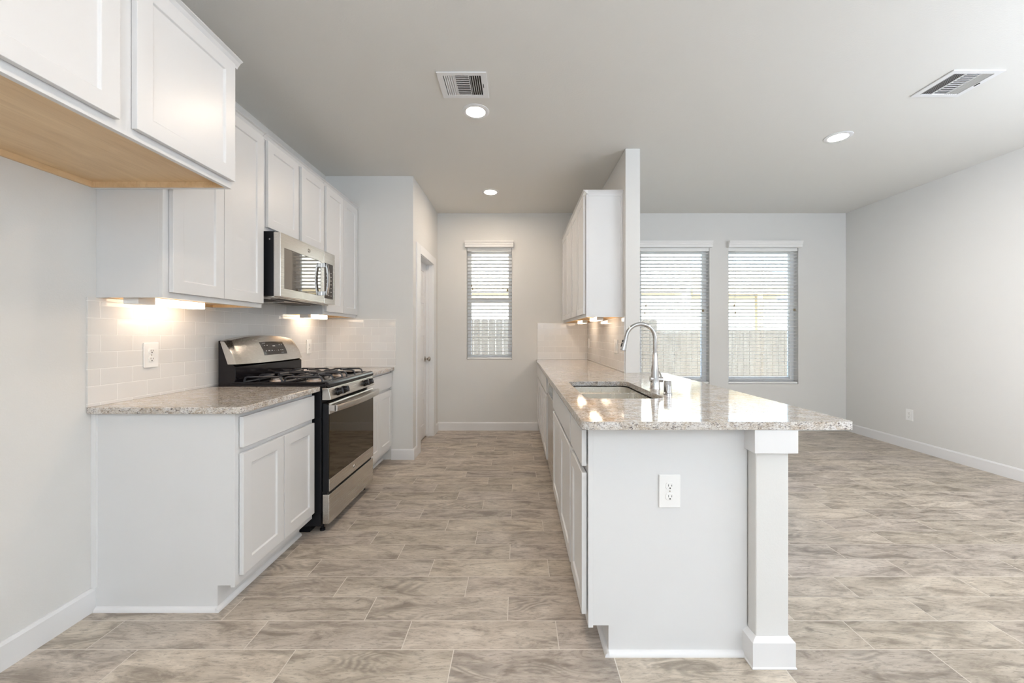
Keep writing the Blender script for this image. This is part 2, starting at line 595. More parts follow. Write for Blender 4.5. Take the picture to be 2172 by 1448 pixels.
struct(holed_wall('y', XP - 0.11, XP, YP, YB, 0, ZC, [(DY0, DY1, 0, DZ)]).build('wall_pantry_side', M['wall'], bevel=0.0))
struct(MB().box(XS0, XS1, YS, YB, 0, ZC).build('wall_divider', M['wall'], bevel=0.006))
struct(MB().box(0.897, 1.02, 1.60, YS, 0, CT0).build('wall_half', M['wall']))

def baseboard(name, poly_runs):
    b = MB()
    for (x0, x1, y0, y1, ax, sgn) in poly_runs:
        T, H = 0.014, 0.105
        if ax == 'x':      # runs along x, face toward sgn*y, at wall plane y0
            w = y0
            pr = [(w, 0), (w + sgn * T, 0), (w + sgn * T, H - 0.012), (w + sgn * T * 0.45, H), (w, H)]
            b.prism(pr, 'x', x0, x1)
        else:
            w = x0
            pr = [(w, 0), (w + sgn * T, 0), (w + sgn * T, H - 0.012), (w + sgn * T * 0.45, H), (w, H)]
            b.prism(pr, 'y', y0, y1)
    return struct(b.build(name, M['trim']))
baseboard('baseboard_left', [(XL, 0, YR, 1.795, 'y', 1)])
baseboard('baseboard_right', [(XR, 0, YR, YB, 'y', -1)])
baseboard('baseboard_back', [(XP, 0.262, YB, 0, 'x', -1), (XS1, XR - 0.014, YB, 0, 'x', -1)])
baseboard('baseboard_pantry', [(-1.25, XP + 0.014, YP, 0, 'x', -1), (XP, 0, YP, 4.055, 'y', 1), (XP, 0, 4.985, YB - 0.014, 'y', 1)])
baseboard('baseboard_divider', [(XS1, 0, YS, YB - 0.014, 'y', 1)])

# ---- pantry door
dr = struct(thing('door_1', 'white five-panel pantry door', 'door', (XP - 0.095, (DY0 + DY1) / 2, 0)))
del dr['category'], dr['label']
def panel_door(x, y0, y1, z0, z1, th):
    b = MB()
    b.box(x - th, x - 0.006, y0, y1, z0, z1)
    ys = [y0, y0 + 0.10, y1 - 0.10, y1]
    n = 5
    rail, bot, top = 0.075, 0.16, 0.10
    ph = (z1 - z0 - bot - top - rail * (n - 1)) / n
    b.box(x - 0.007, x, ys[0], ys[1], z0, z1).box(x - 0.007, x, ys[2], ys[3], z0, z1)
    z = z0
    b.box(x - 0.007, x, ys[1], ys[2], z, z + bot)
    z += bot
    for i in range(n):
        c0, c1 = z + 0.028, z + ph - 0.028
        b.add([(x - 0.006, ys[1] + 0.012, z + 0.012), (x - 0.006, ys[2] - 0.012, z + 0.012),
               (x - 0.006, ys[2] - 0.012, z + ph - 0.012), (x - 0.006, ys[1] + 0.012, z + ph - 0.012),
               (x - 0.001, ys[1] + 0.035, z + 0.035), (x - 0.001, ys[2] - 0.035, z + 0.035),
               (x - 0.001, ys[2] - 0.035, z + ph - 0.035), (x - 0.001, ys[1] + 0.035, z + ph - 0.035)],
              [(4, 5, 6, 7), (0, 1, 5, 4), (1, 2, 6, 5), (2, 3, 7, 6), (3, 0, 4, 7), (3, 2, 1, 0)])
        z += ph
        b.box(x - 0.007, x, ys[1], ys[2], z, z + (rail if i < n - 1 else top))
        z += rail
    return b
XD = XP - 0.080
panel_door(XD, DY0 + 0.012, DY1 - 0.012, 0.012, DZ - 0.012, 0.036).build('door_panel', M['trim'], dr, bevel=0.002)
jm = MB().box(XP - 0.11, XP + 0.002, DY0, DY0 + 0.010, 0, DZ).box(XP - 0.11, XP + 0.002, DY1 - 0.010, DY1, 0, DZ)
jm.box(XP - 0.11, XP + 0.002, DY0 + 0.010, DY1 - 0.010, DZ - 0.010, DZ)
jm.box(XD, XD + 0.035, DY1 - 0.022, DY1 - 0.010, 0, DZ).box(XD, XD + 0.035, DY0 + 0.010, DY0 + 0.022, 0, DZ)
jm.build('jamb', M['trim'], dr, bevel=0.002)
cs = MB().box(XP, XP + 0.016, DY0 - 0.145, DY0 + 0.004, 0, 2.185).box(XP, XP + 0.016, DY1 - 0.004, DY1 + 0.115, 0, 2.185)
cs.box(XP, XP + 0.016, DY0 + 0.004, DY1 - 0.004, DZ - 0.004, 2.185)
cs.build('casing', M['trim'], dr, bevel=0.003)
kn = MB().lathe([(0.0, 0), (0.032, 0), (0.032, 0.004), (0.026, 0.008), (0.011, 0.010), (0.010, 0.030), (0.016, 0.034),
                 (0.026, 0.042), (0.029, 0.052), (0.026, 0.062), (0.014, 0.068), (0.0, 0.069)], (XD, DY1 - 0.075, 0.945), (1, 0, 0), 24)
kn.build('door_knob', M['nickel'], dr, smooth=40)['label'] = 'satin nickel round knob'

# ---- windows
for i, (x0, x1, z0, z1) in enumerate(WIN):
    w = struct(thing('window_%d' % (i + 1), '', '', ((x0 + x1) / 2, YB + 0.10, z0)))
    del w['label'], w['category']
    ya, yb = YB + 0.085, YB + 0.145
    fw = 0.05
    f = MB().box(x0, x0 + fw, ya, yb, z0, z1).box(x1 - fw, x1, ya, yb, z0, z1)
    f.box(x0 + fw, x1 - fw, ya, yb, z0, z0 + fw).box(x0 + fw, x1 - fw, ya, yb, z1 - fw, z1)
    if i == 0:
        f.box(x0 + fw, x1 - fw, ya, yb, 1.672, 1.722)
    else:
        f.box(x0 + fw, x1 - fw, ya + 0.02, yb, 0.65, 0.68)
    f.build('window_frame', M['vinyl'], w, bevel=0.003)
    MB().box(x0 + fw, x1 - fw, YB + 0.118, YB + 0.122, z0 + fw, z1 - fw).build('pane', M['glass'], w)
# rear windows behind the camera
w = struct(thing('window_4', '', '', (0.5, YR - 0.08, 0.3)))
del w['label'], w['category']
f = MB()
for x in (-1.30, -0.10, 1.10, 2.25):
    f.box(x, x + 0.05, YR - 0.12, YR - 0.06, 0.3, 2.4)
f.box(-1.25, 2.25, YR - 0.12, YR - 0.06, 0.3, 0.35).box(-1.25, 2.25, YR - 0.12, YR - 0.06, 2.35, 2.4)
f.build('window_frame', M['vinyl'], w)
MB().box(-1.29, 2.29, YR - 0.05, YR - 0.03, 0.31, 2.39).build('daylight_block', M['blind'], w)  # unseen slab added to keep sun and sky out of the rear opening

w = struct(thing('window_5', '', '', (XR + 0.09, 0.35, 0.55)))  # unseen window added to go with the right fill light
del w['label'], w['category']
f = MB()
for y in (-0.8, 0.325, 1.45):
    f.box(XR + 0.06, XR + 0.12, y, y + 0.05, 0.55, 2.35)
f.box(XR + 0.06, XR + 0.12, -0.75, 1.45, 0.55, 0.60).box(XR + 0.06, XR + 0.12, -0.75, 1.45, 2.30, 2.35)
f.build('window_frame', M['vinyl'], w)
w6 = struct(thing('window_6', '', '', (XL - 0.09, -2.2, 0.75)))
del w6['label'], w6['category']
f = MB()
for y in (-3.0, -2.225, -1.45):
    f.box(XL - 0.12, XL - 0.06, y, y + 0.05, 0.75, 2.15)
f.box(XL - 0.12, XL - 0.06, -2.95, -1.45, 0.75, 0.80).box(XL - 0.12, XL - 0.06, -2.95, -1.45, 2.10, 2.15)
f.build('window_frame', M['vinyl'], w6)
MB().box(XL - 0.05, XL - 0.03, -2.99, -1.41, 0.76, 2.14).build('daylight_block', M['blind'], w6)  # unseen slab added behind the left light to shut out the sky
MB().box(XR + 0.03, XR + 0.05, -0.79, 1.49, 0.56, 2.34).build('daylight_block', M['blind'], w)  # unseen slab added to block outside light at the right opening

# ------------------------------------------------------------------ blinds
def blind(x0, x1, z0, z1, label, cords):
    root = thing('window_blind', label, 'blind', ((x0 + x1) / 2, YB, z0), 'white slat blinds in the windows')
    vx0, vx1 = x0 - 0.018, x1 + 0.018
    zt, zb = z1 + 0.075, z1 - 0.003
    pr = [(YB - 0.001, zb), (YB - 0.050, zb), (YB - 0.054, zb + 0.012), (YB - 0.054, zb + 0.030), (YB - 0.060, zb + 0.036),
          (YB - 0.062, zb + 0.050), (YB - 0.072, zb + 0.064), (YB - 0.072, zt), (YB - 0.001, zt)]
    MB().prism(pr, 'x', vx0, vx1).build('valance', M['blind'], root, smooth=25)
    yc = YB + 0.035
    MB().box(x0 + 0.004, x1 - 0.004, yc - 0.028, yc + 0.028, z1 - 0.045, z1 - 0.001).build('headrail', M['blind'], root, bevel=0.003)
    sl = MB()
    z = z1 - 0.070
    d, th, tl = 0.0250, 0.0028, 0.0042
    while z > z0 + 0.055:
        sl.add([(x0 + 0.006, yc - d, z + tl - th / 2), (x1 - 0.006, yc - d, z + tl - th / 2), (x1 - 0.006, yc + d, z - tl - th / 2), (x0 + 0.006, yc + d, z - tl - th / 2),
                (x0 + 0.006, yc - d, z + tl + th / 2), (x1 - 0.006, yc - d, z + tl + th / 2), (x1 - 0.006, yc + d, z - tl + th / 2), (x0 + 0.006, yc + d, z - tl + th / 2)],
               [(0, 3, 2, 1), (4, 5, 6, 7), (0, 1, 5, 4), (1, 2, 6, 5), (2, 3, 7, 6), (3, 0, 4, 7)])
        z -= 0.0455
    sl.build('slats', M['blind'], root)
    MB().box(x0 + 0.005, x1 - 0.005, yc - 0.026, yc + 0.026, z0 + 0.004, z0 + 0.026).build('bottom_rail', M['blind'], root, bevel=0.003)
    ld = MB()
    for fx in ((0.23, 0.79) if x1 - x0 < 0.7 else (0.10, 0.5, 0.90)):
        x = x0 + (x1 - x0) * fx
        for yy in (yc - 0.0275, yc + 0.0275):
            ld.box(x - 0.0009, x + 0.0009, yy - 0.0009, yy + 0.0009, z0 + 0.02, z1 - 0.03)
    ld.build('ladder_cords', M['cord'], root)
    for (fx, zz) in cords:
        x = x0 + (x1 - x0) * fx
        c = MB().tube([(x, yc - 0.031, z1 - 0.03), (x, yc - 0.031, zz + 0.03)], 0.0009, 6)
        pc = c.build('pull_cord', M['cord'], root)
        t = MB().lathe([(0.0, 0), (0.007, 0.001), (0.0075, 0.010), (0.005, 0.026), (0.002, 0.032), (0, 0.033)], (x, yc - 0.033, zz), n=10)
        t.build('tassel', M['tassel'], pc, smooth=40)
    return root
blind(*WIN[0], 'narrow white slat blind in the single kitchen window beside the pantry door', [(0.11, 1.855), (0.13, 1.815), (0.89, 1.80), (0.905, 1.80)])
blind(*WIN[1], 'wide white slat blind partly behind the divider wall and faucet', [(0.09, 1.60), (0.075, 1.505), (0.90, 1.535), (0.915, 1.535)])
blind(*WIN[2], 'wide white slat blind in the dining window nearest the right wall', [(0.085, 1.60), (0.10, 1.51), (0.94, 1.545), (0.955, 1.545)])

# ------------------------------------------------------------------ cabinets
def shaker(s, xf, y0, y1, z0, z1, th=0.020, rail=0.058, rec=0.008):
    """shaker door whose back lies on plane xf and whose front looks along s*x"""
    b = MB()
    xb, xt = xf, xf + s * th
    xi = xt - s * rec
    o = [(y0, z0), (y1, z0), (y1, z1), (y0, z1)]
    i1 = [(y0 + rail, z0 + rail), (y1 - rail, z0 + rail), (y1 - rail, z1 - rail), (y0 + rail, z1 - rail)]
    e = 0.004
    i2 = [(y0 + rail + e, z0 + rail + e), (y1 - rail - e, z0 + rail + e), (y1 - rail - e, z1 - rail - e), (y0 + rail + e, z1 - rail - e)]
    vs = [(xb, *p) for p in o] + [(xt, *p) for p in o] + [(xt, *p) for p in i1] + [(xi, *p) for p in i2]
    fs = [(0, 1, 2, 3), (12, 13, 14, 15)]
    for k in range(4):
        q = (k + 1) % 4
        fs += [(k, q, 4 + q, 4 + k), (4 + k, 4 + q, 8 + q, 8 + k), (8 + k, 8 + q, 12 + q, 12 + k)]
    return b.add(vs, fs)

def slab(s, xf, y0, y1, z0, z1, th=0.020):
    return MB().box(xf, xf + s * th, y0, y1, z0, z1)

def face_frame(s, xf, y0, y1, z0, z1, opens, th=0.019):
    """frame of stiles and rails at the front with open cells"""
    b = holed_wall('y', xf - s * th, xf, y0, y1, z0, z1, opens)
    return b

def wall_cabinet(s, xw, xf, y0, y1, z0, z1, doors, label, crown=True, zdoor=(None, None), under=0.016, crown_ends=(False, False), group=None, zc=None, scribe=False):
    root = thing('wall_cabinet', label, 'cabinet', ((xw + xf) / 2, (y0 + y1) / 2, z0), group)
    e = 0.0006
    xw2 = xw + s * e
    xb = xf - s * 0.019
    # carcass: sides, top, back and recessed bottom
    c = MB().box(xw2, xb, y0 + e, y0 + 0.016, z0, z1).box(xw2, xb, y1 - 0.016, y1 - e, z0, z1)
    c.box(xw2, xb, y0 + 0.016, y1 - 0.016, z1 - 0.016, z1)
    c.box(xw2, xw2 + s * 0.012, y0 + 0.016, y1 - 0.016, z0 + under, z1 - 0.016)
    if scribe:
        c.box(xw2, xw2 + s * 0.018, y0 - 0.006, y0 + e - 0.0001, z0, z1 - 0.013)
        c.box(xw2 + s * 0.0182, xb, y0 - 0.004, y0 + e - 0.0001, z1 - 0.026, z1 - 0.013)
    c.build('carcass', M['white'], root, bevel=0.0008)
    p = MB().box(xw2 + s * 0.0121, xb - s * 0.0001, y0 + 0.0161, y1 - 0.0161, z0 + under, z0 + under + 0.012)
    p.box(xw2, xw2 + s * 0.012, y0 + 0.0161, y1 - 0.0161, z0 + 0.002, z0 + under - 0.0002)
    p.box(xw2 + s * 0.0121, xb - s * 0.0001, y0 + 0.0161, y0 + 0.026, z0 + 0.001, z0 + under - 0.0002)
    p.box(xw2 + s * 0.0121, xb - s * 0.0001, y1 - 0.026, y1 - 0.0161, z0 + 0.001, z0 + under - 0.0002)
    p.build('bottom_panel', M['maple'], root)['label'] = 'bare maple underside'
    zd0, zd1 = zdoor
    op = [(a + 0.012, b - 0.012, zd0 + 0.014, zd1 - 0.014) for a, b in doors]
    face_frame(s, xf, y0 + e, y1 - e, z0, z1, op).build('face_frame', M['white'], root, bevel=0.0008)
    for a, b in doors:
        shaker(s, xf + s * 0.002, a, b, zd0, zd1).build('door', M['white'], root, bevel=0.0016)
    if crown:
        zt = zc or z1 + 0.02
        a, d = 0.004, 0.030
        pr = [(xf - s * 0.01, z1 - 0.012), (xf + s * 0.003, z1 - 0.012), (xf + s * 0.006, z1 - 0.004), (xf + s * 0.018, z1 + (zt - z1) * 0.55), (xf + s * d, zt - 0.003), (xf + s * d, zt), (xf - s * 0.01, zt)]
        m_ = MB().prism(pr, 'y', y0 + e - (d if crown_ends[0] else 0), y1 - e + (d if crown_ends[1] else 0))
        if crown_ends[0]:
            y = y0 + e
            q = [(y + 0.01, z1 - 0.012), (y - 0.003, z1 - 0.012), (y - 0.006, z1 - 0.004), (y - 0.018, z1 + (zt - z1) * 0.55), (y - d, zt - 0.003), (y - d, zt), (y + 0.01, zt)]
            m_.prism(q, 'x', xw2, xf + s * 0.0)
        if crown_ends[1]:
            y = y1 - e
            q = [(y - 0.01, z1 - 0.012), (y + 0.003, z1 - 0.012), (y + 0.006, z1 - 0.004), (y + 0.018, z1 + (zt - z1) * 0.55), (y + d, zt - 0.003), (y + d, zt), (y - 0.01, zt)]
            m_.prism(q, 'x', XF_L + 0.034, xf)
        m_.build('crown_moulding', M['white'], root, bevel=0.0006)
    return root

XF_L = -1.604       # front of the left wall cabinets
wall_cabinet(1, XL, -1.288, 0.80, 1.797, 1.891, 2.462, [(0.835, 1.270), (1.326, 1.787)],
             'deep white cabinet above the empty fridge space, bare maple underside', zdoor=(1.921, 2.448), under=0.026, zc=2.485, crown_ends=(False, True))
wall_cabinet(1, XL, XF_L, 1.799, 2.497, 1.404, 2.482, [(1.830, 2.148), (2.152, 2.482)],
             'tall white wall cabinet between the fridge cabinet and the microwave', zdoor=(1.430, 2.468), zc=2.50)
wall_cabinet(1, XL, XF_L, 2.498, 3.272, 1.892, 2.482, [(2.528, 2.880), (2.922, 3.258)],
             'short white wall cabinet directly above the microwave', zdoor=(1.918, 2.468), zc=2.50)
wall_cabinet(1, XL, XF_L, 3.273, YP - 0.001, 1.404, 2.482, [(3.300, 3.620), (3.626, 3.938)],
             'tall white wall cabinet in the far corner against the pantry wall', zdoor=(1.430, 2.468), zc=2.50)
XF_R = 0.594
wall_cabinet(-1, XS0, XF_R, 3.449, 4.268, 1.390, 2.462, [(3.480, 3.855), (3.870, 4.250)],
             'white wall cabinet on the divider wall, near one with the exposed side', zdoor=(1.416, 2.448), zc=2.480, crown_ends=(True, False), scribe=True)
wall_cabinet(-1, XS0, XF_R, 4.270, YB - 0.001, 1.390, 2.462, [(4.290, 4.690), (4.700, 5.105)],
             'white wall cabinet on the divider wall, far one touching the back wall', zdoor=(1.416, 2.448), zc=2.480)

def base_cabinet(s, xw, xf, y0, y1, drawers, doors, label, near_panel=False, zt=CT0, group=None, hollow=False):
    root = thing('base_cabinet', label, 'cabinet', ((xw + xf) / 2, (y0 + y1) / 2, 0), group)
    e = 0.0006
    xw2 = xw + s * e
    xb = xf - s * 0.019
    toe = xf - s * 0.078
    z1 = zt - 0.0003
    pr = [(xw2, 0), (toe, 0), (toe, 0.112), (xb, 0.112), (xb, z1), (xw2, z1)]
    if hollow:
        c = MB().prism(pr, 'y', y0 + e, y0 + 0.018).prism(pr, 'y', y1 - 0.018, y1 - e)
        c.box(xw2, xb, y0 + 0.018, y1 - 0.018, 0.112, 0.13)
        c.box(toe, toe - s * 0.016, y0 + 0.018, y1 - 0.018, 0, 0.112)
    else:
        c = MB().prism(pr, 'y', y0 + e, y1 - e)
    c.build('carcass', M['white'], root, bevel=0.0008)
    op = [(a + 0.014, b - 0.014, 0.737, 0.850) for a, b in drawers] + [(a + 0.014, b - 0.014, 0.159, 0.683) for a, b in doors]
    face_frame(s, xf, y0 + e - (0.0012 if near_panel else 0), y1 - e, 0.104, z1, op).build('face_frame', M['white'], root, bevel=0.0008)
    for a, b in drawers:
        slab(s, xf + s * 0.003, a, b, 0.723, 0.864).build('drawer_front', M['white'], root, bevel=0.002)
    for a, b in doors:
        shaker(s, xf + s * 0.003, a, b, 0.145, 0.697).build('door', M['white'], root, bevel=0.0016)
    # quarter-round shoe moulding along the toe board (and the exposed end)
    q = [(0, 0), (0.016, 0), (0.0155, 0.006), (0.012, 0.013), (0.006, 0.0175), (0, 0.019)]
    sh = MB().prism([(toe + s * a, z) for a, z in q], 'y', y0 + e - (0.016 if near_panel else 0), y1 - e)
    if near_panel:
        sh.prism([(y0 + e - a, z) for a, z in q], 'x', xw2 + s * 0.017, toe + s * 0.0005)
        if s == 1:
            sh.box(xw2, xw2 + s * 0.022, y0 - 0.008, y0 + e, 0.106, z1)
    sh.build('shoe_moulding', M['trim'], root, smooth=30)
    return root

XB_L = -1.267
base_cabinet(1, XL, XB_L, 1.785, 2.455, [(1.808, 2.440)], [(1.808, 2.122), (2.128, 2.440)],
             'white base cabinet beside the fridge space, exposed side toward the room', near_panel=True)
base_cabinet(1, XL, XB_L, 3.245, YP - 0.001, [(3.262, 3.938)], [(3.262, 3.597), (3.603, 3.938)],
             'white base cabinet between the stove and the pantry wall')
XB_R = 0.273
base_cabinet(-1, 0.888, XB_R, 1.540, 1.895, [(1.556, 1.875)], [(1.556, 1.875)],
             'narrow white base cabinet at the near end of the peninsula, plain side with outlet', near_panel=True)
base_cabinet(-1, 0.888, XB_R, 1.896, 2.838, [(1.912, 2.822)], [(1.912, 2.362), (2.370, 2.822)],
             'white two-door base cabinet under the kitchen sink', hollow=True)
base_cabinet(-1, XS0, XB_R, 3.464, 4.280, [(3.480, 4.268)], [(3.480, 3.870), (3.878, 4.268)],
             'white base cabinet just beyond the dishwasher')
base_cabinet(-1, XS0, XB_R, 4.281, YB - 0.015, [(4.293, 5.085)], [(4.293, 4.685), (4.693, 5.085)],
             'white base cabinet at the far end, in the corner by the back wall')

# ---- dishwasher
dw = thing('dishwasher', 'stainless steel dishwasher between the sink cabinet and the far base cabinets', 'dishwasher', (0.58, 3.15, 0))
MB().box(0.29, 0.87, 2.846, 3.456, 0.10, 0.872).box(0.345, 0.87, 2.85, 3.452, 0.0, 0.10).build('tub', M['black_matte'], dw)
d = MB().box(0.262, 0.2895, 2.848, 3.454, 0.125, 0.74).box(0.262, 0.2895, 2.848, 2.90, 0.74, 0.868).box(0.262, 0.2895, 3.40, 3.454, 0.74, 0.868)
d.box(0.262, 0.2895, 2.90, 3.40, 0.835, 0.868)
d.build('door', M['steel'], dw, bevel=0.002)
MB().box(0.280, 0.2894, 2.901, 3.399, 0.741, 0.834).build('handle_pocket', M['black'], dw)
MB().box(0.33, 0.3448, 2.85, 3.452, 0.01, 0.115).build('kick_plate', M['black_matte'], dw)

# ------------------------------------------------------------------ countertops
def arc(cx, cy, r, a0, a1, n=6):
    return [(cx + r * math.cos(R(a0 + (a1 - a0) * i / n)), cy + r * math.sin(R(a0 + (a1 - a0) * i / n))) for i in range(n + 1)]
E = 0.0006
XC_L = -1.222
p = [(XL + E, 1.758)] + arc(XC_L - 0.032, 1.758 + 0.032, 0.032, -90, 0) + [(XC_L, 2.468), (XL + E, 2.468)]
tag(MB().prism(p, 'z', CT0, CT).build('countertop', M['granite'], loc=(-1.56, 2.11, CT0), bevel=0.005, seg=3),
    'short granite countertop between the fridge space and the stove', 'countertop', 'speckled granite countertops')
p = [(XL + E, 3.236), (XC_L, 3.236), (XC_L, YP - E), (XL + E, YP - E)]
tag(MB().prism(p, 'z', CT0, CT).build('countertop', M['granite'], loc=(-1.56, 3.59, CT0), bevel=0.005, seg=3),
    'small granite countertop between the stove and the pantry wall', 'countertop', 'speckled granite countertops')
XC_R = 0.238
SX0, SX1, SY0, SY1 = 0.345, 0.748, 2.005, 2.742
outer = arc(XC_R + 0.03, 1.467 + 0.03, 0.03, 180, 270) + arc(1.244 - 0.02, 1.467 + 0.02, 0.02, 270, 360) + arc(1.244 - 0.10, YS + 0.02 - 0.10, 0.10, 0, 90)
outer += [(XS1 + E, YS + 0.02), (XS1 + E, YS - E), (XS0 - E, YS - E), (XS0 - E, YB - E), (XC_R, YB - E)]
sink_hole = rrect(SX0, SX1, SY0, SY1, 0.062, 8)[::-1]
tag(MB().holed(outer, [sink_hole], CT0, CT).build('countertop', M['granite'], loc=(0.6, 3.0, CT0), bevel=0.005, seg=3),
    'long granite countertop with the sink and an overhanging bar edge', 'countertop', 'speckled granite countertops')

# ------------------------------------------------------------------ backsplash
T = 0.008
g_ = 'white subway tile backsplashes'
def splash(x0, x1, y0, y1, z0, z1, mat, label):
    o = MB().box(x0, x1, y0, y1, z0, z1).build('backsplash', mat, loc=((x0 + x1) / 2, (y0 + y1) / 2, z0), bevel=0.0015)
    return tag(o, label, 'backsplash', g_)
b_ = MB().box(XL + E, XL + T, 1.758, 2.498, CT + E, 1.4035).box(XL + E, XL + T, 2.498, 3.2725, CT + E, 1.89).box(XL + E, XL + T, 3.2725, YP - E, CT + E, 1.4035)
tag(b_.build('backsplash', M['tile_left'], loc=(XL, 2.85, CT)), 'white subway tile backsplash running behind the stove', 'backsplash', g_)
splash(XL + T + E, -1.206, YP - T, YP - E, CT + E, 1.392, M['tile_pantry'], 'white subway tile backsplash on the pantry wall facing the room')
splash(0.256, XS0 - T - E, YB - T, YB - E, CT + E, 1.389, M['tile_back'], 'white subway tile backsplash on the back wall right of the kitchen window')
splash(XS0 - T, XS0 - E, 3.375, YB - E, CT + E, 1.3895, M['tile_right'], 'white subway tile backsplash on the divider wall beneath the wall cabinets')

# ------------------------------------------------------------------ support column at the peninsula's end
co = thing('support_column', 'square white-trimmed support column under the overhanging granite corner', 'column', (0.955, 1.54, 0))
MB().box(0.891, 1.0137, 1.490, 1.599, 0.0, 0.80).build('shaft', M['wall'], co, bevel=0.004)
z = 0.095
def ring_box(x0, x1, y0, y1, z0, z1):
    return MB().box(x0, x1, y0, y1, z0, z1)
bs = MB()
ox0, ox1, oy0 = 0.869, 1.0285, 1.472
sx0, sx1, sy0 = 0.8895, 1.0152, 1.4885
yb_ = 1.599
def loop(x0, x1, y0, z):
    return [(x0, y0, z), (x1, y0, z), (x1, yb_, z), (x0, yb_, z)]
lv = [loop(ox0 - 0.003, ox1 + 0.003, oy0 - 0.003, 0.0), loop(ox0 - 0.003, ox1 + 0.003, oy0 - 0.003, 0.004), loop(ox0, ox1, oy0, 0.008), loop(ox0, ox1, oy0, 0.096), loop(sx0, sx1, sy0, 0.110)]
vs = [q for l in lv for q in l]
fs = [(3, 2, 1, 0), tuple(range(16, 20))]
for i in range(4):
    for k in range(4):
        a, b = i * 4 + k, i * 4 + (k + 1) % 4
        fs.append((a, b, b + 4, a + 4))
bs.add(vs, fs).build('base_trim', M['trim'], co, bevel=0.001)
MB().box(0.8755, 1.036, 1.470, 1.599, 0.797, CT0 - E).build('capital', M['trim'], co, bevel=0.0015)

# ------------------------------------------------------------------ sink
sk = thing('kitchen_sink', 'double-bowl stainless steel undermount sink in the granite counter', 'sink', (0.546, 2.37, 0.70))
b1 = rrect(SX0 + 0.006, SX1 - 0.006, 2.012, 2.418, 0.055, 7)
b2 = rrect(SX0 + 0.006, SX1 - 0.006, 2.452, 2.736, 0.055, 7)
fl = rrect(SX0 - 0.022, SX1 + 0.022, SY0 - 0.022, SY1 + 0.022, 0.06, 7)
MB().holed(fl, [b1[::-1], b2[::-1]], CT0 - 0.0085, CT0 - 0.006).build('rim', M['steel_sink'], sk)
def basin(poly, z0, z1, name, parent):
    b = MB()
    cx = sum(q[0] for q in poly) / len(poly)
    cy = sum(q[1] for q in poly) / len(poly)
    def L(sc, z):
        return [(cx + (x - cx) * sc, cy + (y - cy) * sc, z) for x, y in poly]
    levels = [L(1.0, z1), L(0.985, z0 + 0.04), L(0.97, z0 + 0.018), L(0.92, z0 + 0.004), L(0.80, z0)]
    n = len(poly)
    vs = [q for l in levels for q in l]
    fs = []
    for i in range(len(levels) - 1):
        for k in range(n):
            a, c = i * n + k, i * n + (k + 1) % n
            fs.append((a, c, c + n, a + n))
    fs.append(tuple(range((len(levels) - 1) * n, len(levels) * n)))
    b.add(vs, fs)
    o = b.build(name, M['steel_sink'], parent, smooth=50)
    d_ = MB().lathe([(0.0, 0), (0.043, 0), (0.043, 0.003), (0.032, 0.002), (0.030, 0.0005), (0, 0.0008)], (cx, cy, z0 + 0.0005), n=24)
    d_.build('drain', M['chrome'], o, smooth=30)
basin(b1, 0.69, CT0 - 0.007, 'basin', sk)
basin(b2, 0.71, CT0 - 0.007, 'basin', sk)

# ------------------------------------------------------------------ faucet
fx, fy = 0.8175, 2.372
fc = thing('kitchen_faucet', 'tall chrome gooseneck pull-down faucet behind the sink', 'faucet', (fx, fy, CT))
MB().lathe([(0, 0), (0.030, 0), (0.030, 0.004), (0.0275, 0.008), (0.0265, 0.05), (0.0235, 0.075), (0.0225, 0.10), (0.0185, 0.14), (0.0135, 0.204), (0.0125, 0.212), (0, 0.212)],
           (fx, fy, CT)).build('body', M['chrome'], fc, smooth=35)
ax_, zz = fx - 0.0855, 1.214
pts = [(fx, fy, CT + 0.205), (fx, fy, 1.17)]
for i in range(0, 25):
    a = R(i * 7.2)
    pts.append((ax_ + 0.0855 * math.cos(a), fy, zz + 0.0855 * math.sin(a)))
e0 = Vector(pts[-1])
dirn = Vector((-0.24, 0, -0.97)).normalized()
pts += [tuple(e0 + dirn * 0.006)]
MB().tube(pts, 0.0118, 18).build('gooseneck', M['chrome'], fc, smooth=40)
e1 = e0 + dirn * 0.002
hd = MB().lathe([(0, 0), (0.0125, 0), (0.0128, 0.02), (0.0165, 0.075), (0.0175, 0.082), (0.0165, 0.085), (0.0, 0.085)], tuple(e1), tuple(dirn), 24)
h_ = hd.build('spray_head', M['chrome'], fc, smooth=35)
side = Vector((-0.97, 0, 0.24))
for a0, a1 in ((0.022, 0.034), (0.040, 0.064)):
    r_ = 0.0125 + 0.0035 * (a0 / 0.07)
    MB().tube([tuple(e1 + dirn * a0 + side * r_), tuple(e1 + dirn * (a0 + a1) / 2 + side * (r_ + 0.001)), tuple(e1 + dirn * a1 + side * (r_ + 0.0012))], 0.0042, 8).build('spray_button', M['black_matte'], h_, smooth=40)
lv_ = MB().tube([(fx - 0.030, fy - 0.004, CT + 0.058), (fx + 0.043, fy - 0.004, CT + 0.055)], 0.0165, 20)
lv_.tube([(fx + 0.036, fy, CT + 0.058), (fx + 0.050, fy + 0.045, CT + 0.078), (fx + 0.052, fy + 0.075, CT + 0.092)], [0.008, 0.006, 0.005], 10)
lv_.build('handle', M['chrome'], fc, smooth=40)

ag = MB().lathe([(0, 0), (0.0225, 0), (0.0225, 0.010), (0.0195, 0.013), (0.0195, 0.060), (0.0190, 0.074), (0.016, 0.0765), (0, 0.077)], (0.80, 2.125, CT), n=28)
tag(ag.build('air_gap_cap', M['chrome'], loc=(0.80, 2.125, CT), smooth=35), 'small chrome cylinder cap standing on the granite right of the faucet', 'faucet cap')

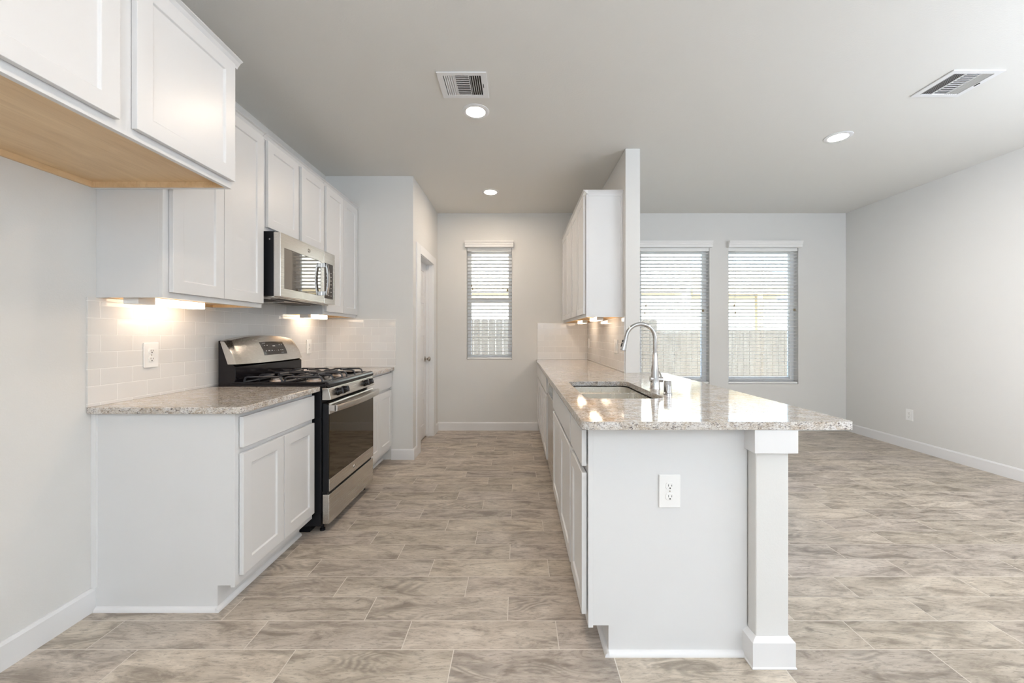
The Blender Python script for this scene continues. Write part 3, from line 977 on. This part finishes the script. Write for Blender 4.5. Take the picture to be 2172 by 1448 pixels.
# ------------------------------------------------------------------ range
RY0, RY1 = 2.474, 3.230
rg = thing('gas_range', 'stainless steel gas stove with black grates between the left base cabinets', 'stove', (-1.53, (RY0 + RY1) / 2, 0))
XG = -1.215            # front of the chassis
ch = MB().box(-1.86, XG - 0.005, RY0, RY1, 0.045, 0.905).box(-1.84, -1.30, RY0 + 0.02, RY1 - 0.02, 0.0, 0.045)
ch.build('chassis', M['black_matte'], rg, bevel=0.003)
for z0_, z1_ in ((0.86, 0.89), (0.70, 0.72), (0.05, 0.13)):
    MB().box(-1.255, XG - 0.004, RY0 - 0.008, RY0 - 0.0002, z0_, z1_).build('side_bracket', M['black_matte'], rg)
# cooktop pan with raised rim
ct_ = MB().box(-1.785, -1.190, RY0 - 0.002, RY1 + 0.002, 0.9055, 0.928)
ct_.box(-1.785, -1.190, RY0 - 0.002, RY0 + 0.020, 0.928, 0.941).box(-1.785, -1.190, RY1 - 0.020, RY1 + 0.002, 0.928, 0.941)
ct_.prism([(-1.215, 0.928), (-1.172, 0.9055), (-1.170, 0.925), (-1.176, 0.938), (-1.190, 0.943), (-1.215, 0.941)], 'y', RY0 - 0.002, RY1 + 0.002)
ct_.build('cooktop', M['black'], rg, bevel=0.004, seg=3)
# black riser behind the cooktop
rs = MB().prism([(-1.86, 0.9055), (-1.78, 0.9055), (-1.76, 0.935), (-1.752, 0.955), (-1.752, 1.035), (-1.765, 1.045), (-1.86, 1.20)], 'y', RY0, RY1)
rs.build('back_riser', M['black'], rg, bevel=0.003)
# arched stainless back guard
bgm = MB()
N = 28
front_t, front_b, back_t = [], [], []
for i in range(N + 1):
    t = i / N
    y = RY0 - 0.001 + (RY1 - RY0 + 0.002) * t
    k = 1 - (2 * t - 1) ** 2
    zt_ = 1.190 + 0.040 * k ** 0.8
    xo = 0.016 * k
    edge = 0.0 if 0.03 < t < 0.97 else 0.008
    front_b.append((-1.742 + xo - edge, y, 1.052 - 0.004 * k))
    front_t.append((-1.812 + xo * 0.6 - edge, y, zt_))
    back_t.append((-1.848, y, zt_ + 0.004))
mid = [((a[0] * 0.55 + b[0] * 0.45) + 0.010, a[1], a[2] * 0.55 + b[2] * 0.45) for a, b in zip(front_b, front_t)]
back_b = [(-1.80, q[1], 1.052) for q in front_b]
rows = [front_b, mid, front_t, back_t, back_b]
vs = [q for r_ in rows for q in r_]
fs = []
n = N + 1
for r_ in range(5):
    q = (r_ + 1) % 5
    for i in range(N):
        fs.append((r_ * n + i, r_ * n + i + 1, q * n + i + 1, q * n + i))
fs.append(tuple(r_ * n for r_ in range(5)))
fs.append(tuple(r_ * n + N for r_ in range(4, -1, -1)))
bgm.add(vs, fs)
bgo = bgm.build('back_guard', M['steel'], rg, smooth=50)
bgo['label'] = 'arched stainless back guard'
# display panel set into the back guard
def bgp(y, f, out):
    """point on the back guard face: f from 0 (bottom) to 1 (top)"""
    t = (y - RY0) / (RY1 - RY0)
    i = min(max(int(t * N), 0), N - 1)
    w_ = t * N - i
    def lerp(a, b, u):
        return tuple(a[k] + (b[k] - a[k]) * u for k in range(3))
    b_, m_, t_ = lerp(front_b[i], front_b[i + 1], w_), lerp(mid[i], mid[i + 1], w_), lerp(front_t[i], front_t[i + 1], w_)
    q = lerp(b_, m_, f / 0.45) if f < 0.45 else lerp(m_, t_, (f - 0.45) / 0.55)
    nrm = Vector((0.89, 0, 0.45))
    return tuple(Vector(q) + nrm * out)
def bg_patch(y0, y1, f0, f1, out, ny, nf):
    b = MB()
    vs = [bgp(y0 + (y1 - y0) * i / ny, f0 + (f1 - f0) * j / nf, out) for j in range(nf + 1) for i in range(ny + 1)]
    vs += [bgp(y0 + (y1 - y0) * i / ny, f0 + (f1 - f0) * j / nf, out - 0.002) for j in range(nf + 1) for i in range(ny + 1)]
    m_ = (nf + 1) * (ny + 1)
    fs = []
    for j in range(nf):
        for i in range(ny):
            a = j * (ny + 1) + i
            fs.append((a, a + 1, a + ny + 2, a + ny + 1))
            fs.append((a + m_, a + m_ + ny + 1, a + m_ + ny + 2, a + m_ + 1))
    bd = [i for i in range(ny)] + [ny + j * (ny + 1) for j in range(nf)] + [nf * (ny + 1) + ny - i for i in range(ny)] + [(nf - j) * (ny + 1) for j in range(nf)]
    for i in range(len(bd)):
        a, c = bd[i], bd[(i + 1) % len(bd)]
        fs.append((a, c, c + m_, a + m_))
    return b.add(vs, fs)
dp = bg_patch(2.745, 3.010, 0.26, 0.76, 0.0022, 10, 6).build('display', M['screen'], rg, smooth=40)
mk = MB()
random.seed(4)
for (yy, ff, wy, wf) in [(2.765, 0.700, .030, .014), (2.772, .61, .010, .02), (2.800, .61, .010, .02), (2.945, .62, .012, .03), (2.972, .62, .012, .03),
                         (2.765, .40, .010, .03), (2.792, .40, .016, .03), (2.828, .40, .012, .03), (2.855, .40, .006, .02), (2.876, .40, .006, .02),
                         (2.902, .40, .012, .03), (2.935, .41, .012, .03), (2.958, .41, .012, .03), (2.940, .315, .030, .012), (2.862, .57, .030, .035)]:
    q = bg_patch(yy, yy + wy, ff, ff + wf, 0.0032, 1, 1)
    q.build('display_symbol', M['marking'], dp)
# control panel and knobs
cp = MB().prism([(-1.215, 0.830), (-1.163, 0.830), (-1.160, 0.836), (-1.176, 0.898), (-1.180, 0.9045), (-1.215, 0.9045)], 'y', RY0 + 0.001, RY1 - 0.001)
cpo = cp.build('control_panel', M['steel'], rg, bevel=0.002)
ca = Vector((0.967, 0, 0.255))
for ky in (2.585, 2.672, 3.035, 3.122):
    c0 = Vector((-1.1685, ky, 0.868))
    k_ = MB().lathe([(0, -0.001), (0.026, -0.001), (0.026, 0.006), (0.0225, 0.009), (0.021, 0.030), (0.018, 0.034), (0, 0.034)], tuple(c0), tuple(ca), 24)
    up = Vector((-0.255, 0, 0.967))
    for sg in (-1, 1):
        pass
    tip = c0 + ca * 0.036
    k_.tube([tuple(tip + up * 0.019 - ca * 0.004), tuple(tip - up * 0.019 - ca * 0.004)], 0.0075, 8)
    k_.build('knob', M['black'], rg, smooth=35)
# oven door
od = MB().box(XG, -1.1745, RY0 + 0.003, RY1 - 0.003, 0.258, 0.808)
odo = od.build('oven_door', M['black_matte'], rg, bevel=0.004)
XO = -1.1745
sf = MB().prism([(XO + 0.0003, 0.742), (XO + 0.0053, 0.742), (XO + 0.0053, 0.800), (XO - 0.001, 0.8085), (XO - 0.030, 0.8085), (XO - 0.030, 0.8083), (XO + 0.0003, 0.8083)], 'y', RY0 + 0.003, RY1 - 0.003)
sf.build('door_top_band', M['steel'], odo, bevel=0.001)
MB().box(XO + 0.0003, XO + 0.0050, RY0 + 0.003, RY1 - 0.003, 0.338, 0.7418).build('door_glass', M['oven_glass'], odo, bevel=0.0012)
MB().box(XO + 0.0003, XO + 0.0053, RY0 + 0.003, RY1 - 0.003, 0.260, 0.3378).build('door_bottom_band', M['steel'], odo, bevel=0.0015)
vt = MB()
for i in range(5):
    y = RY0 + 0.10 + i * 0.115
    vt.box(XO - 0.022, XO - 0.006, y, y + 0.10, 0.8086, 0.8092)
vt.build('vent_slots', M['slot'], odo)
def badge(c, nrm, rad, parent):
    b = MB().lathe([(0, 0), (rad, 0), (rad, 0.0015), (0, 0.0015)], c, nrm, 28)
    o = b.build('badge', M['nickel'], parent, smooth=30)
    r2 = MB()
    c = Vector(c)
    u, w_ = Vector((0, 1, 0)), Vector((0, 0, 1))
    nn = Vector(nrm)
    r2.tube([tuple(c + nn * 0.0017 + (u * math.cos(a) + w_ * math.sin(a)) * rad * 0.86) for a in [2 * math.pi * k / 28 for k in range(29)]], rad * 0.07, 6)
    for sx_, ph in ((-0.30, 0.5), (0.30, 3.4)):
        r2.tube([tuple(c + nn * 0.0017 + (u * (sx_ + 0.26 * math.cos(ph + t)) + w_ * 0.45 * math.sin(ph + t)) * rad) for t in [k * 0.5 for k in range(11)]], rad * 0.06, 6)
    r2.build('badge_script', M['chrome'], o, smooth=40)
badge((XO + 0.0052, 2.853, 0.298), (1, 0, 0), 0.017, rg)
# bowed handle
hp = []
for i in range(21):
    t = i / 20
    hp.append((-1.130 + 0.030 * (1 - (2 * t - 1) ** 2), RY0 + 0.004 + (RY1 - RY0 - 0.008) * t))
hb = MB()
sec = [(-0.008, -0.020), (0.006, -0.020), (0.009, -0.014), (0.009, 0.014), (0.006, 0.020), (-0.008, 0.020)]
vs = [(x + a, y, 0.780 + c) for x, y in hp for a, c in sec]
fs = []
m_ = len(sec)
for i in range(20):
    for k in range(m_):
        a, c = i * m_ + k, i * m_ + (k + 1) % m_
        fs.append((a, c, c + m_, a + m_))
fs += [tuple(range(m_)), tuple(range(20 * m_ + m_ - 1, 20 * m_ - 1, -1))]
hb.add(vs, fs)
hb.box(XO + 0.004, -1.132, RY0 + 0.004, RY0 + 0.034, 0.762, 0.797).box(XO + 0.004, -1.132, RY1 - 0.034, RY1 - 0.004, 0.762, 0.797)
hb.build('handle', M['steel'], odo, smooth=30)
# storage drawer
dwr = MB().box(XG, XO + 0.003, RY0 + 0.003, RY1 - 0.003, 0.058, 0.242)
dwr.build('storage_drawer', M['steel'], rg, bevel=0.004)
MB().box(XG - 0.0045, XO - 0.012, RY0 + 0.006, RY1 - 0.006, 0.2425, 0.2575).build('drawer_grip', M['black_matte'], rg)
ft = []
for yy in (RY0 + 0.05, RY1 - 0.05):
    MB().lathe([(0, 0), (0.016, 0), (0.016, 0.012), (0.009, 0.014), (0.009, 0.058), (0, 0.058)], (-1.235, yy, 0.0), n=14).build('foot', M['black_matte'], rg, smooth=35)
# burners and grates
def burner(x, y, r):
    b = MB().lathe([(0, 0), (r * 1.25, 0), (r * 1.2, 0.005), (r, 0.008), (r, 0.017), (r * 0.92, 0.020), (0, 0.020)], (x, y, 0.928), n=28)
    o = b.build('burner', M['burner'], rg, smooth=35)
    MB().lathe([(0, 0), (r * 0.97, 0), (r * 1.0, 0.003), (r * 0.9, 0.008), (0, 0.009)], (x, y, 0.9481), n=28).build('burner_cap', M['black_matte'], o, smooth=35)
def grate(x0, x1, y0, y1):
    b = MB()
    z0, z1, r = 0.929, 0.968, 0.0062
    xm, ym = (x0 + x1) / 2, (y0 + y1) / 2
    c = 0.022
    # two side hoops with down-turned feet
    for y in (y0, y1):
        b.tube([(x0, y, z0), (x0, y, z1 - c), (x0 + c * 0.3, y, z1 - c * 0.3), (x0 + c, y, z1), (x1 - c, y, z1), (x1 - c * 0.3, y, z1 - c * 0.3), (x1, y, z1 - c), (x1, y, z0)], r, 8)
    for x in (x0 + 0.003, x1 - 0.003):
        b.tube([(x, y0, z0 + 0.008), (x, y1, z0 + 0.008)], r * 0.8, 8)
    # four fingers toward the burner, slightly raised at the middle
    for (xa, ya, xb, yb2) in ((xm, y0, xm, ym - 0.030), (xm, y1, xm, ym + 0.030)):
        b.tube([(xa, ya, z1), (xb, yb2, z1 + 0.003)], r, 8)
    for xe, sg in ((x0, 1), (x1, -1)):
        b.tube([(xe, ym, z0), (xe, ym, z1 - c), (xe + sg * c * 0.3, ym, z1 - c * 0.3), (xe + sg * c, ym, z1), (xm - sg * 0.030, ym, z1 + 0.003)], r, 8)
    b.build('grate', M['iron'], rg, smooth=40)
gx = [(-1.735, -1.497), (-1.478, -1.240)]
gy = [(RY0 + 0.055, RY0 + 0.340), (RY1 - 0.340, RY1 - 0.055)]
for (a, b) in gx:
    for (c, d_) in gy:
        grate(a, b, c, d_)
        burner((a + b) / 2, (c + d_) / 2, 0.042 if a > -1.5 else 0.034)

# ------------------------------------------------------------------ microwave
MY0, MY1, MZ0, MZ1, XM = 2.512, 3.258, 1.478, 1.884, -1.495
mw = thing('microwave', 'over-the-range stainless steel microwave above the stove', 'microwave', (-1.70, 2.885, MZ0))
MB().box(XL + 0.010, XM - 0.046, MY0 + 0.004, MY1 - 0.004, MZ0 + 0.006, 1.8915).build('body', M['black_matte'], mw, bevel=0.003)
un = MB().box(XL + 0.05, XM - 0.048, MY0 + 0.012, MY1 - 0.012, MZ0 - 0.006, MZ0 + 0.0055)
uno = un.build('underside_plate', M['steel'], mw, bevel=0.002)
v2 = MB()
for y in (MY0 + 0.06, MY0 + 0.42):
    v2.box(-1.80, -1.66, y, y + 0.26, MZ0 - 0.0085, MZ0 - 0.0062)
v2.box(-1.62, -1.56, MY0 + 0.10, MY1 - 0.10, MZ0 - 0.0085, MZ0 - 0.0062)
v2.build('filter', M['slot'], uno)
sp_ = MY0 + 0.565          # seam between door and control panel
def front_frame(y0, y1, gy0, gy1, gz0, gz1):
    return holed_wall('y', XM - 0.045, XM, y0, y1, MZ0, MZ1, [(gy0, gy1, gz0, gz1)])
GY0, GZ0, GZ1 = MY0 + 0.042, MZ0 + 0.055, MZ1 - 0.093
mdo = front_frame(MY0, sp_ - 0.001, GY0, sp_ - 0.045, GZ0, GZ1).build('door', M['steel'], mw, bevel=0.003)
MB().box(XM - 0.044, XM - 0.0015, GY0 + 0.0005, sp_ - 0.0455, GZ0 + 0.0005, GZ1 - 0.0005).build('door_glass', M['mirror_glass'], mdo)
mco = front_frame(sp_ + 0.001, MY1, sp_ + 0.006, MY1 - 0.030, GZ0 - 0.012, GZ1 + 0.004).build('control_panel', M['steel'], mw, bevel=0.003)
ks = MB().box(XM - 0.044, XM - 0.001, sp_ + 0.0065, MY1 - 0.0305, GZ0 - 0.0115, GZ1 + 0.0035)
kso = ks.build('keypad', M['screen'], mw)
for j in range(7):
    for i in range(3):
        y = sp_ + 0.035 + i * 0.038
        z_ = GZ0 + 0.01 + j * 0.030
        MB().box(XM - 0.0009, XM - 0.0004, y, y + 0.010, z_, z_ + 0.006).build('key_symbol', M['marking'], kso)
hz0, hz1 = GZ0 - 0.006, GZ1 + 0.002
hy = sp_ - 0.024
hpts = [(XM - 0.002, hy, hz0 + 0.022)] + [(XM + 0.030 + 0.016 * (1 - (2 * t - 1) ** 2), hy, hz0 + 0.010 + (hz1 - hz0 - 0.02) * t) for t in [k / 12 for k in range(13)]] + [(XM - 0.002, hy, hz1 - 0.022)]
hm = MB()
sec = [(-0.006, -0.013), (0.005, -0.013), (0.008, -0.006), (0.008, 0.006), (0.005, 0.013), (-0.006, 0.013)]
bars = hpts[1:-1]
vs = [(x + a, y + c, z_) for x, y, z_ in bars for a, c in sec]
fs = []
for i in range(len(bars) - 1):
    for k in range(6):
        a, c = i * 6 + k, i * 6 + (k + 1) % 6
        fs.append((a, c, c + 6, a + 6))
fs += [tuple(range(6)), tuple(range((len(bars) - 1) * 6 + 5, (len(bars) - 1) * 6 - 1, -1))]
hm.add(vs, fs)
hm.box(XM - 0.0012, XM + 0.032, hy - 0.013, hy + 0.013, hz0 + 0.010, hz0 + 0.040).box(XM - 0.0012, XM + 0.032, hy - 0.013, hy + 0.013, hz1 - 0.040, hz1 - 0.010)
hm.build('handle', M['chrome'], mdo, smooth=30)
badge((XM + 0.0002, MY0 + 0.345, MZ1 - 0.046), (1, 0, 0), 0.015, mw)
MB().lathe([(0, 0), (0.006, 0), (0.005, 0.004), (0, 0.005)], (-1.565, MY0 + 0.0042, 1.840), (0, -1, 0), 12).build('screw', M['chrome'], mw, smooth=40)

# ------------------------------------------------------------------ outlets and switches (built facing -y, then turned)
def outlet(loc, rotz, label, w=0.083, h=0.128):
    r = thing('wall_outlet', label, 'outlet', loc, 'white duplex outlets', rotz)
    MB().box(-w / 2, w / 2, -0.006, 0, -h / 2, h / 2).build('cover_plate', M['plastic'], r, bevel=0.0035, seg=3, local=True)
    for dz in (-0.0205, 0.0205):
        q = []
        for k in range(24):
            a = 2 * math.pi * k / 24
            q.append((0.0172 * math.cos(a), dz + max(-0.0135, min(0.0135, 0.0172 * math.sin(a)))))
        b = MB().prism(q, 'y', -0.0085, -0.0055)
        f_ = b.build('receptacle', M['plastic'], r, local=True, bevel=0.0006)
        s_ = MB().box(-0.0072, -0.0054, -0.0092, -0.0084, dz - 0.001, dz + 0.007).box(0.0054, 0.0072, -0.0092, -0.0084, dz - 0.001, dz + 0.006)
        s_.lathe([(0, 0), (0.0028, 0), (0.0028, 0.0008), (0, 0.0008)], (0, -0.0084, dz - 0.0075), (0, -1, 0), 10)
        s_.build('slots', M['slot'], f_, local=True)
    MB().lathe([(0, 0), (0.003, 0), (0.002, 0.0012), (0, 0.0013)], (0, -0.006, 0), (0, -1, 0), 10).build('screw', M['nickel'], r, local=True)
    return r
outlet((XL + T + E, 2.057, 1.131), R(90), 'white duplex outlet on the tile above the short granite countertop')
outlet((XL + T + E, 3.615, 1.128), R(90), 'white duplex outlet on the tile right of the stove back guard')
outlet((0.586, 1.540, 0.633), 0, 'white duplex outlet on the plain end panel of the peninsula')
outlet((XR - E, 4.318, 0.368), R(-90), 'white duplex outlet low on the bare right wall', 0.079, 0.122)
def switch(loc, rotz, gang, label):
    r = thing('light_switch', label, 'switch', loc, 'white wall switches', rotz)
    w = 0.080 + 0.046 * (gang - 1)
    MB().box(-w / 2, w / 2, -0.006, 0, -0.062, 0.062).build('cover_plate', M['plastic'], r, bevel=0.003, seg=2, local=True)
    for i in range(gang):
        x = (i - (gang - 1) / 2) * 0.046
        MB().prism([(-0.006, -0.034), (-0.009, -0.034), (-0.0105, 0.0), (-0.0075, 0.034), (-0.006, 0.034)], 'x', x - 0.0165, x + 0.0165).build('rocker', M['plastic'], r, local=True)
    return r
switch((XS0 - T - E, 3.640, 1.128), R(-90), 2, 'white double switch plate on the divider tile close to the faucet')
switch((XS0 - T - E, 5.02, 1.128), R(-90), 1, 'white single switch plate on the divider tile in the far corner')

# ------------------------------------------------------------------ strip lights under the wall cabinets
def strip(x0, x1, y0, y1, z0, z1, cap, label):
    r = thing('cabinet_strip_light', label, 'light', ((x0 + x1) / 2, (y0 + y1) / 2, z1), 'warm strip lights under the wall cabinets')
    MB().box(x0, x1, y0, y0 + cap, z0, z1).build('housing', M['plastic'], r, bevel=0.002)
    MB().box(x0, x1, y0 + cap + E, y1, z1 - 0.008, z1).build('backplate', M['plastic'], r)
    MB().box(x0, x1, y0 + cap + E, y1, z0, z1 - 0.0085).build('lens', M['strip'], r, bevel=0.003)
strip(-1.815, -1.745, 1.832, 2.225, 1.378, 1.4195, 0.088, 'lit strip light under the tall cabinet above the short counter')
strip(-1.815, -1.745, 3.315, 3.655, 1.378, 1.4195, 0.050, 'lit strip light under the far corner cabinet right of the stove')
strip(0.715, 0.775, 3.600, 3.950, 1.368, 1.4055, 0.004, 'lit strip light under the near cabinet on the divider wall')
strip(0.730, 0.790, 4.500, 4.850, 1.368, 1.4055, 0.004, 'lit strip light under the far cabinet on the divider wall')

# ------------------------------------------------------------------ ceiling lamps and vents
def can(x, y, label):
    r = thing('recessed_light', label, 'light', (x, y, ZC), 'round recessed ceiling lights')
    MB().lathe([(0.066, -0.0065), (0.070, -0.0075), (0.085, -0.007), (0.0955, -0.003), (0.096, -E), (0.066, -E), (0.066, -0.0065)], (x, y, ZC), n=48, caps=False).build('trim_ring', M['trim'], r, smooth=40)
    MB().lathe([(0, -0.0055), (0.0655, -0.0055), (0.0655, -0.001), (0, -0.001)], (x, y, ZC), n=48).build('lens', M['lamp'], r)
can(-0.296, 2.808, 'round lit recessed ceiling light next to the kitchen ceiling vent')
can(-0.300, 4.390, 'round lit recessed ceiling light in front of the kitchen window')
can(2.550, 3.170, 'round lit recessed ceiling light over the dining area')
can(-0.296, 0.900, 'round lit recessed ceiling light above the near end of the aisle')
can(2.550, 0.60, 'round lit recessed ceiling light above the bare right side of the room')
can(-0.30, -1.60, 'round lit recessed ceiling light behind the viewer on the left')
can(2.55, -1.90, 'round lit recessed ceiling light behind the viewer on the right')

def vent(x0, x1, y0, y1, label, flip):
    r = thing('ceiling_vent', label, 'vent', ((x0 + x1) / 2, (y0 + y1) / 2, ZC), 'white ceiling air registers')
    z0, z1 = ZC - 0.008, ZC - E
    bw, bz = 0.036, 0.030
    b = MB()
    ix0, ix1, iy0, iy1 = x0 + bw, x1 - bw, y0 + bz, y1 - bz
    o_, i_ = [(x0, y0), (x1, y0), (x1, y1), (x0, y1)], [(ix0, iy0), (ix0, iy1), (ix1, iy1), (ix1, iy0)]
    b.holed(o_, [i_], z0, z1)
    b.build('frame', M['trim'], r, bevel=0.002)
    MB().box(ix0 + E, ix1 - E, iy0 + E, iy1 - E, ZC - 0.0015, ZC - E).build('duct_shade_sheet', M['shadow'], r)  # dark sheet on the uncut ceiling, duct shade put into its colour
    wL = (ix1 - ix0)
    xa, xb = ix0 + wL * 0.30, ix0 + wL * 0.69
    lo = MB()
    def blade_y(x, tilt):
        lo.add([(x - 0.003, iy0 + E, z0 + 0.0005), (x - 0.001, iy0 + E, z0 + 0.0002), (x + tilt + 0.002, iy0 + E, ZC - 0.002), (x + tilt, iy0 + E, ZC - 0.002),
                (x - 0.003, iy1 - E, z0 + 0.0005), (x - 0.001, iy1 - E, z0 + 0.0002), (x + tilt + 0.002, iy1 - E, ZC - 0.002), (x + tilt, iy1 - E, ZC - 0.002)],
               [(0, 3, 2, 1), (4, 5, 6, 7), (0, 1, 5, 4), (1, 2, 6, 5), (2, 3, 7, 6), (3, 0, 4, 7)])
    nb = 5
    for i in range(nb):
        blade_y(ix0 + 0.008 + (xa - ix0 - 0.012) * i / (nb - 1) * 0.92, 0.006)
        blade_y(xb + 0.010 + (ix1 - xb - 0.014) * i / (nb - 1) * 0.92, -0.006)
    lo.box(xa, xa + 0.004, iy0 + E, iy1 - E, z0, ZC - 0.002).box(xb - 0.004, xb, iy0 + E, iy1 - E, z0, ZC - 0.002)
    k = 11
    for i in range(k):
        y = iy0 + 0.006 + (iy1 - iy0 - 0.020) * i / (k - 1)
        lo.add([(xa + 0.0045, y, z0), (xb - 0.0045, y, z0), (xb - 0.0045, y + 0.014, ZC - 0.0035), (xa + 0.0045, y + 0.014, ZC - 0.0035),
                (xa + 0.0045, y + 0.001, z0 - 0.001), (xb - 0.0045, y + 0.001, z0 - 0.001), (xb - 0.0045, y + 0.015, ZC - 0.0045), (xa + 0.0045, y + 0.015, ZC - 0.0045)],
               [(0, 3, 2, 1), (4, 5, 6, 7), (0, 1, 5, 4), (1, 2, 6, 5), (2, 3, 7, 6), (3, 0, 4, 7)])
    lo.build('louvers', M['trim'], r)
    MB().box(ix1 + 0.008, ix1 + 0.012, (y0 + y1) / 2 - 0.02, (y0 + y1) / 2 + 0.012, z0 - 0.004, z0 - 0.0002).build('lever', M['slot'], r)
vent(-0.490, -0.189, 2.381, 2.640, 'white ceiling vent over the kitchen aisle beside a recessed light', False)
vent(2.590, 2.900, 2.364, 2.630, 'white ceiling vent near the right wall over the dining side', True)

# ------------------------------------------------------------------ outside
ZG = -0.42
gr = MB().box(-25, 30, YB + 0.16, 45, ZG - 0.2, ZG).build('ground', M['ground'])
struct(gr)
struct(MB().box(-6.0, 9.0, YB + 0.17, 7.45, ZG, ZG + 0.04).build('bounce_slab', pbr('pale_bounce_surface', (0.62, 0.60, 0.56), 0.8)))  # unseen pale slab added to bounce light up through the windows
def fence(x0, x1, y0, y1, top, label, dogear=True):
    r = thing('wood_fence', label, 'fence', ((x0 + x1) / 2, (y0 + y1) / 2, ZG), 'board fences outside the windows')
    L = math.hypot(x1 - x0, y1 - y0)
    ux, uy = (x1 - x0) / L, (y1 - y0) / L
    n = int(L / 0.14)
    b = MB()
    for i in range(n):
        a, c = i * 0.14 + 0.002, i * 0.14 + 0.138
        pr = [(a, ZG), (c, ZG), (c, top - 0.03), (c - 0.028, top), (a + 0.028, top), (a, top - 0.03)]
        vs = [(x0 + ux * s_, y0 + uy * s_, z_) for s_, z_ in pr] + [(x0 + ux * s_ - uy * 0.018, y0 + uy * s_ + ux * 0.018, z_) for s_, z_ in pr]
        fs = [(0, 1, 2, 3, 4, 5), (11, 10, 9, 8, 7, 6)] + [(k, (k + 1) % 6, 6 + (k + 1) % 6, 6 + k) for k in range(6)]
        b.add(vs, fs)
    b.build('pickets', M['fence'], r)
    ra = MB()
    for z_ in (ZG + 0.25, top - 0.35):
        p0, p1 = Vector((x0 - uy * 0.04, y0 + ux * 0.04, z_)), Vector((x1 - uy * 0.04, y1 + ux * 0.04, z_))
        ra.tube([p0, p1], 0.03, 4)
    ra.build('rails', M['fence'], r)
    return r
fence(-4.2, 2.66, 7.6, 7.6, 1.535, 'weathered picket fence close behind the kitchen window')
fence(3.3, 10.5, 10.2, 9.6, 1.36, 'lower weathered picket fence farther off behind the dining windows')
hs = thing('neighbor_house', 'cream two-storey neighboring house with tan eaves beyond the fence', 'house', (0.0, 17.0, ZG))
MB().box(-9.0, 6.3, 14.5, 22.0, ZG, 6.6).build('upper_wall', M['siding'], hs)
MB().box(6.301, 9.9, 15.2, 22.0, ZG, 2.75).build('wing_wall', M['siding'], hs)
MB().box(-9.3, 6.0, 14.2, 14.495, 2.72, 2.92).build('belt_fascia', M['fascia'], hs)
MB().prism([(14.5, 2.76), (14.5, 2.98), (16.8, 4.05), (19.0, 4.05), (22.3, 2.98), (22.3, 2.76)], 'x', 6.302, 10.4).build('wing_roof', M['shingle'], hs)
MB().box(6.302, 10.45, 14.30, 14.495, 2.70, 2.95).build('eave_fascia', M['fascia'], hs)
MB().box(8.62, 8.82, 14.32, 14.48, ZG, 2.695).build('porch_post', M['fascia'], hs)
h2 = thing('neighbor_house', 'distant house with a blue-grey hipped roof seen at the right window edge', 'house', (15.5, 24.5, ZG))
MB().box(13.6, 20.0, 21.5, 28.0, ZG, 3.1).build('wall', M['siding'], h2)
rf = MB().add([(13.0, 21.0, 3.1), (20.6, 21.0, 3.1), (20.6, 28.5, 3.1), (13.0, 28.5, 3.1), (14.9, 23.8, 4.7), (18.8, 23.8, 4.7), (18.8, 25.6, 4.7), (14.9, 25.6, 4.7)],
              [(3, 2, 1, 0), (4, 5, 6, 7), (0, 1, 5, 4), (1, 2, 6, 5), (2, 3, 7, 6), (3, 0, 4, 7)])
rf.build('roof', M['slate'], h2)
